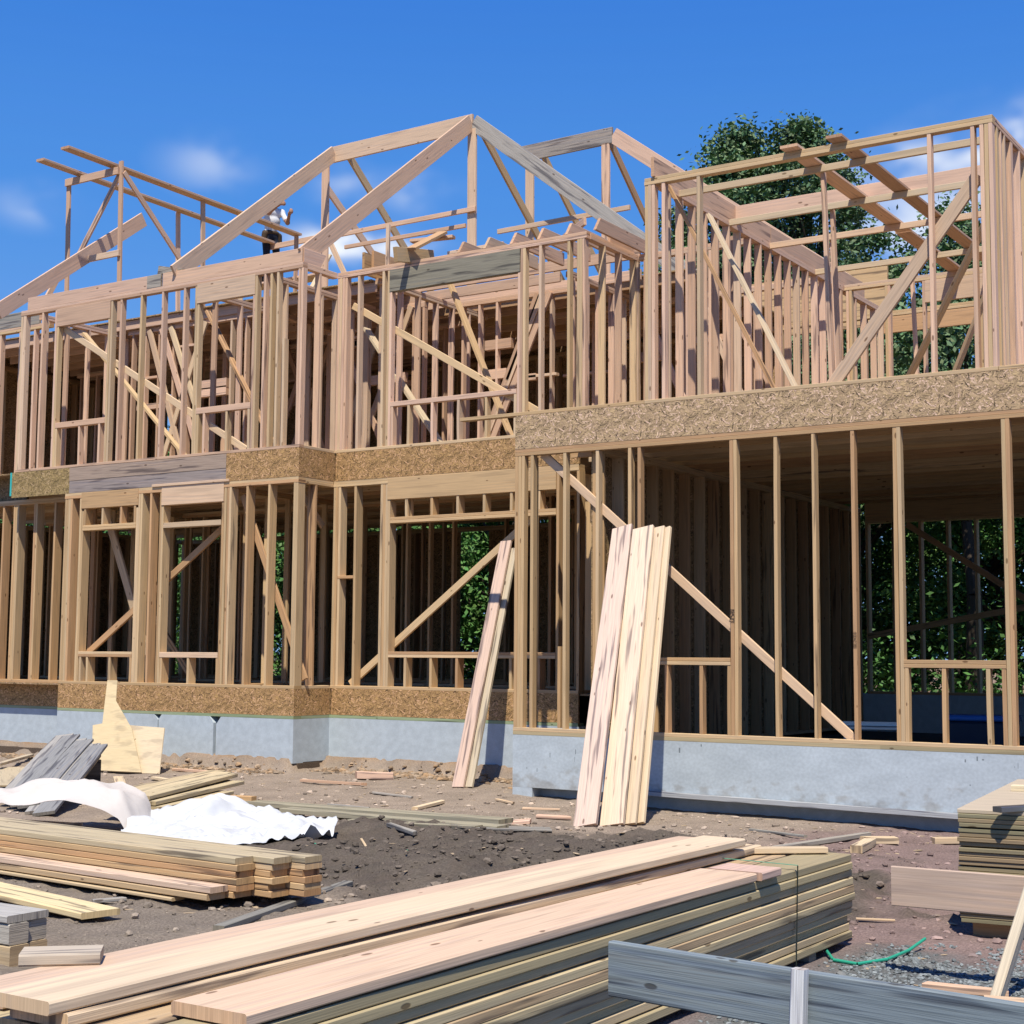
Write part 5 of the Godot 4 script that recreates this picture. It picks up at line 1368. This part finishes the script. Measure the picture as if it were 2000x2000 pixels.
	scatter("gravel", "loose blue grey gravel around the plywood bundle", "gravel", stones[0], 19000, 71, func(r: RandomNumberGenerator) -> Array:
		var x := r.randf_range(6.05, 8.6); var z := r.randf_range(5.75, 9.0)
		var e := smoothstep(5.7, 6.8, z + n_soft.get_noise_2d(x * 4.0, z * 4.0)) * smoothstep(6.1, 6.45, x)
		var k := r.randf_range(0.5, 1.5)
		return [x, z, r.randf_range(0.006, 0.0135) if r.randf() < e else 0.0, Color(0.24 * k, 0.27 * k, 0.28 * k)])
	scatter("soil_clods", "crumbly clods of churned dark soil", "soil", stones[1], 5200, 72, func(r: RandomNumberGenerator) -> Array:
		var x := r.randfn(2.8, 2.2); var z := r.randfn(4.8, 1.7)
		var k := r.randf_range(0.6, 1.4)
		var c := ground_color(x, z)
		return [x, z, pow(r.randf(), 4.0) * 0.030 + 0.004, Color(c.r * k, c.g * k, c.b * k)])
	scatter("stone_litter", "small stones and crumbs of earth strewn over the yard", "stones", stones[2], 5200, 73, func(r: RandomNumberGenerator) -> Array:
		var x := r.randf_range(-6.5, 7.5); var z := r.randf_range(-0.6, 8.6)
		var k := r.randf_range(0.5, 1.7)
		var c := ground_color(x, z)
		return [x, z, pow(r.randf(), 6.0) * 0.035 + 0.004, Color(c.r * k, c.g * k, c.b * k)])
	scatter("earth_crumbs", "orange brown crumbs of earth fallen from the cut bank along the foundation", "soil", stones[0], 2600, 75, func(r: RandomNumberGenerator) -> Array:
		var x := r.randf_range(-9.0, -0.1)
		var z := (FZ if x < CX else MZ) + 0.12 + absf(r.randfn(0.0, 0.22))
		var k := r.randf_range(0.6, 1.5)
		var warm := r.randf()
		return [x, z, pow(r.randf(), 3.0) * 0.045 + 0.008, Color(0.36 * k, lerpf(0.24, 0.29, warm) * k, lerpf(0.14, 0.22, warm) * k)])
	scatter("chips", "pale wood chips and splinters littering the dirt", "wood chips", stones[1], 900, 74, func(r: RandomNumberGenerator) -> Array:
		var x := r.randf_range(-6.0, 7.0); var z := r.randf_range(-0.5, 8.0)
		var k := r.randf_range(0.7, 1.1)
		return [x, z, r.randf_range(0.006, 0.02), Color(0.55 * k, 0.43 * k, 0.29 * k)])

func scatter(called: String, label: String, category: String, mesh: Mesh, count: int, sd: int, f: Callable) -> void:
	var r := RandomNumberGenerator.new(); r.seed = sd
	var xf: Array = []
	var cs: Array = []
	for k in count:
		var a: Array = f.call(r)
		if a[2] <= 0.0: continue
		if a[1] < MZ + 0.1 or (a[1] < FZ + 0.1 and a[0] < CX + 0.1) or (a[1] < 0.1 and a[0] > -0.1): continue
		if a[0] > 5.1 and a[0] < 6.12 and a[1] > 6.0: continue
		if a[0] > -2.7 and a[0] < 1.3 and a[1] > 3.6 and a[1] < 6.2: continue   # the sheets lie here
		var s: float = a[2]
		var flat := r.randf_range(0.45, 0.9) if called != "chips" else 0.25
		var b := Basis(Vector3.UP, r.randf() * TAU).scaled(Vector3(s * r.randf_range(0.8, 1.5) * (2.2 if called == "chips" else 1.0), s * flat, s))
		xf.append(Transform3D(b.rotated(Vector3.UP, r.randf() * TAU), Vector3(a[0], hgt(a[0], a[1]) + s * flat * 0.35, a[1])))
		cs.append(a[3])
	var mm := MultiMesh.new()
	mm.transform_format = MultiMesh.TRANSFORM_3D
	mm.use_colors = true
	mm.mesh = mesh
	mm.instance_count = xf.size()
	for k in xf.size():
		mm.set_instance_transform(k, xf[k]); mm.set_instance_color(k, cs[k])
	var o := MultiMeshInstance3D.new()
	o.name = numbered(called)
	o.multimesh = mm
	o.material_override = mat.stone
	add_child(o)
	tag(o, label, category, "", "stuff")
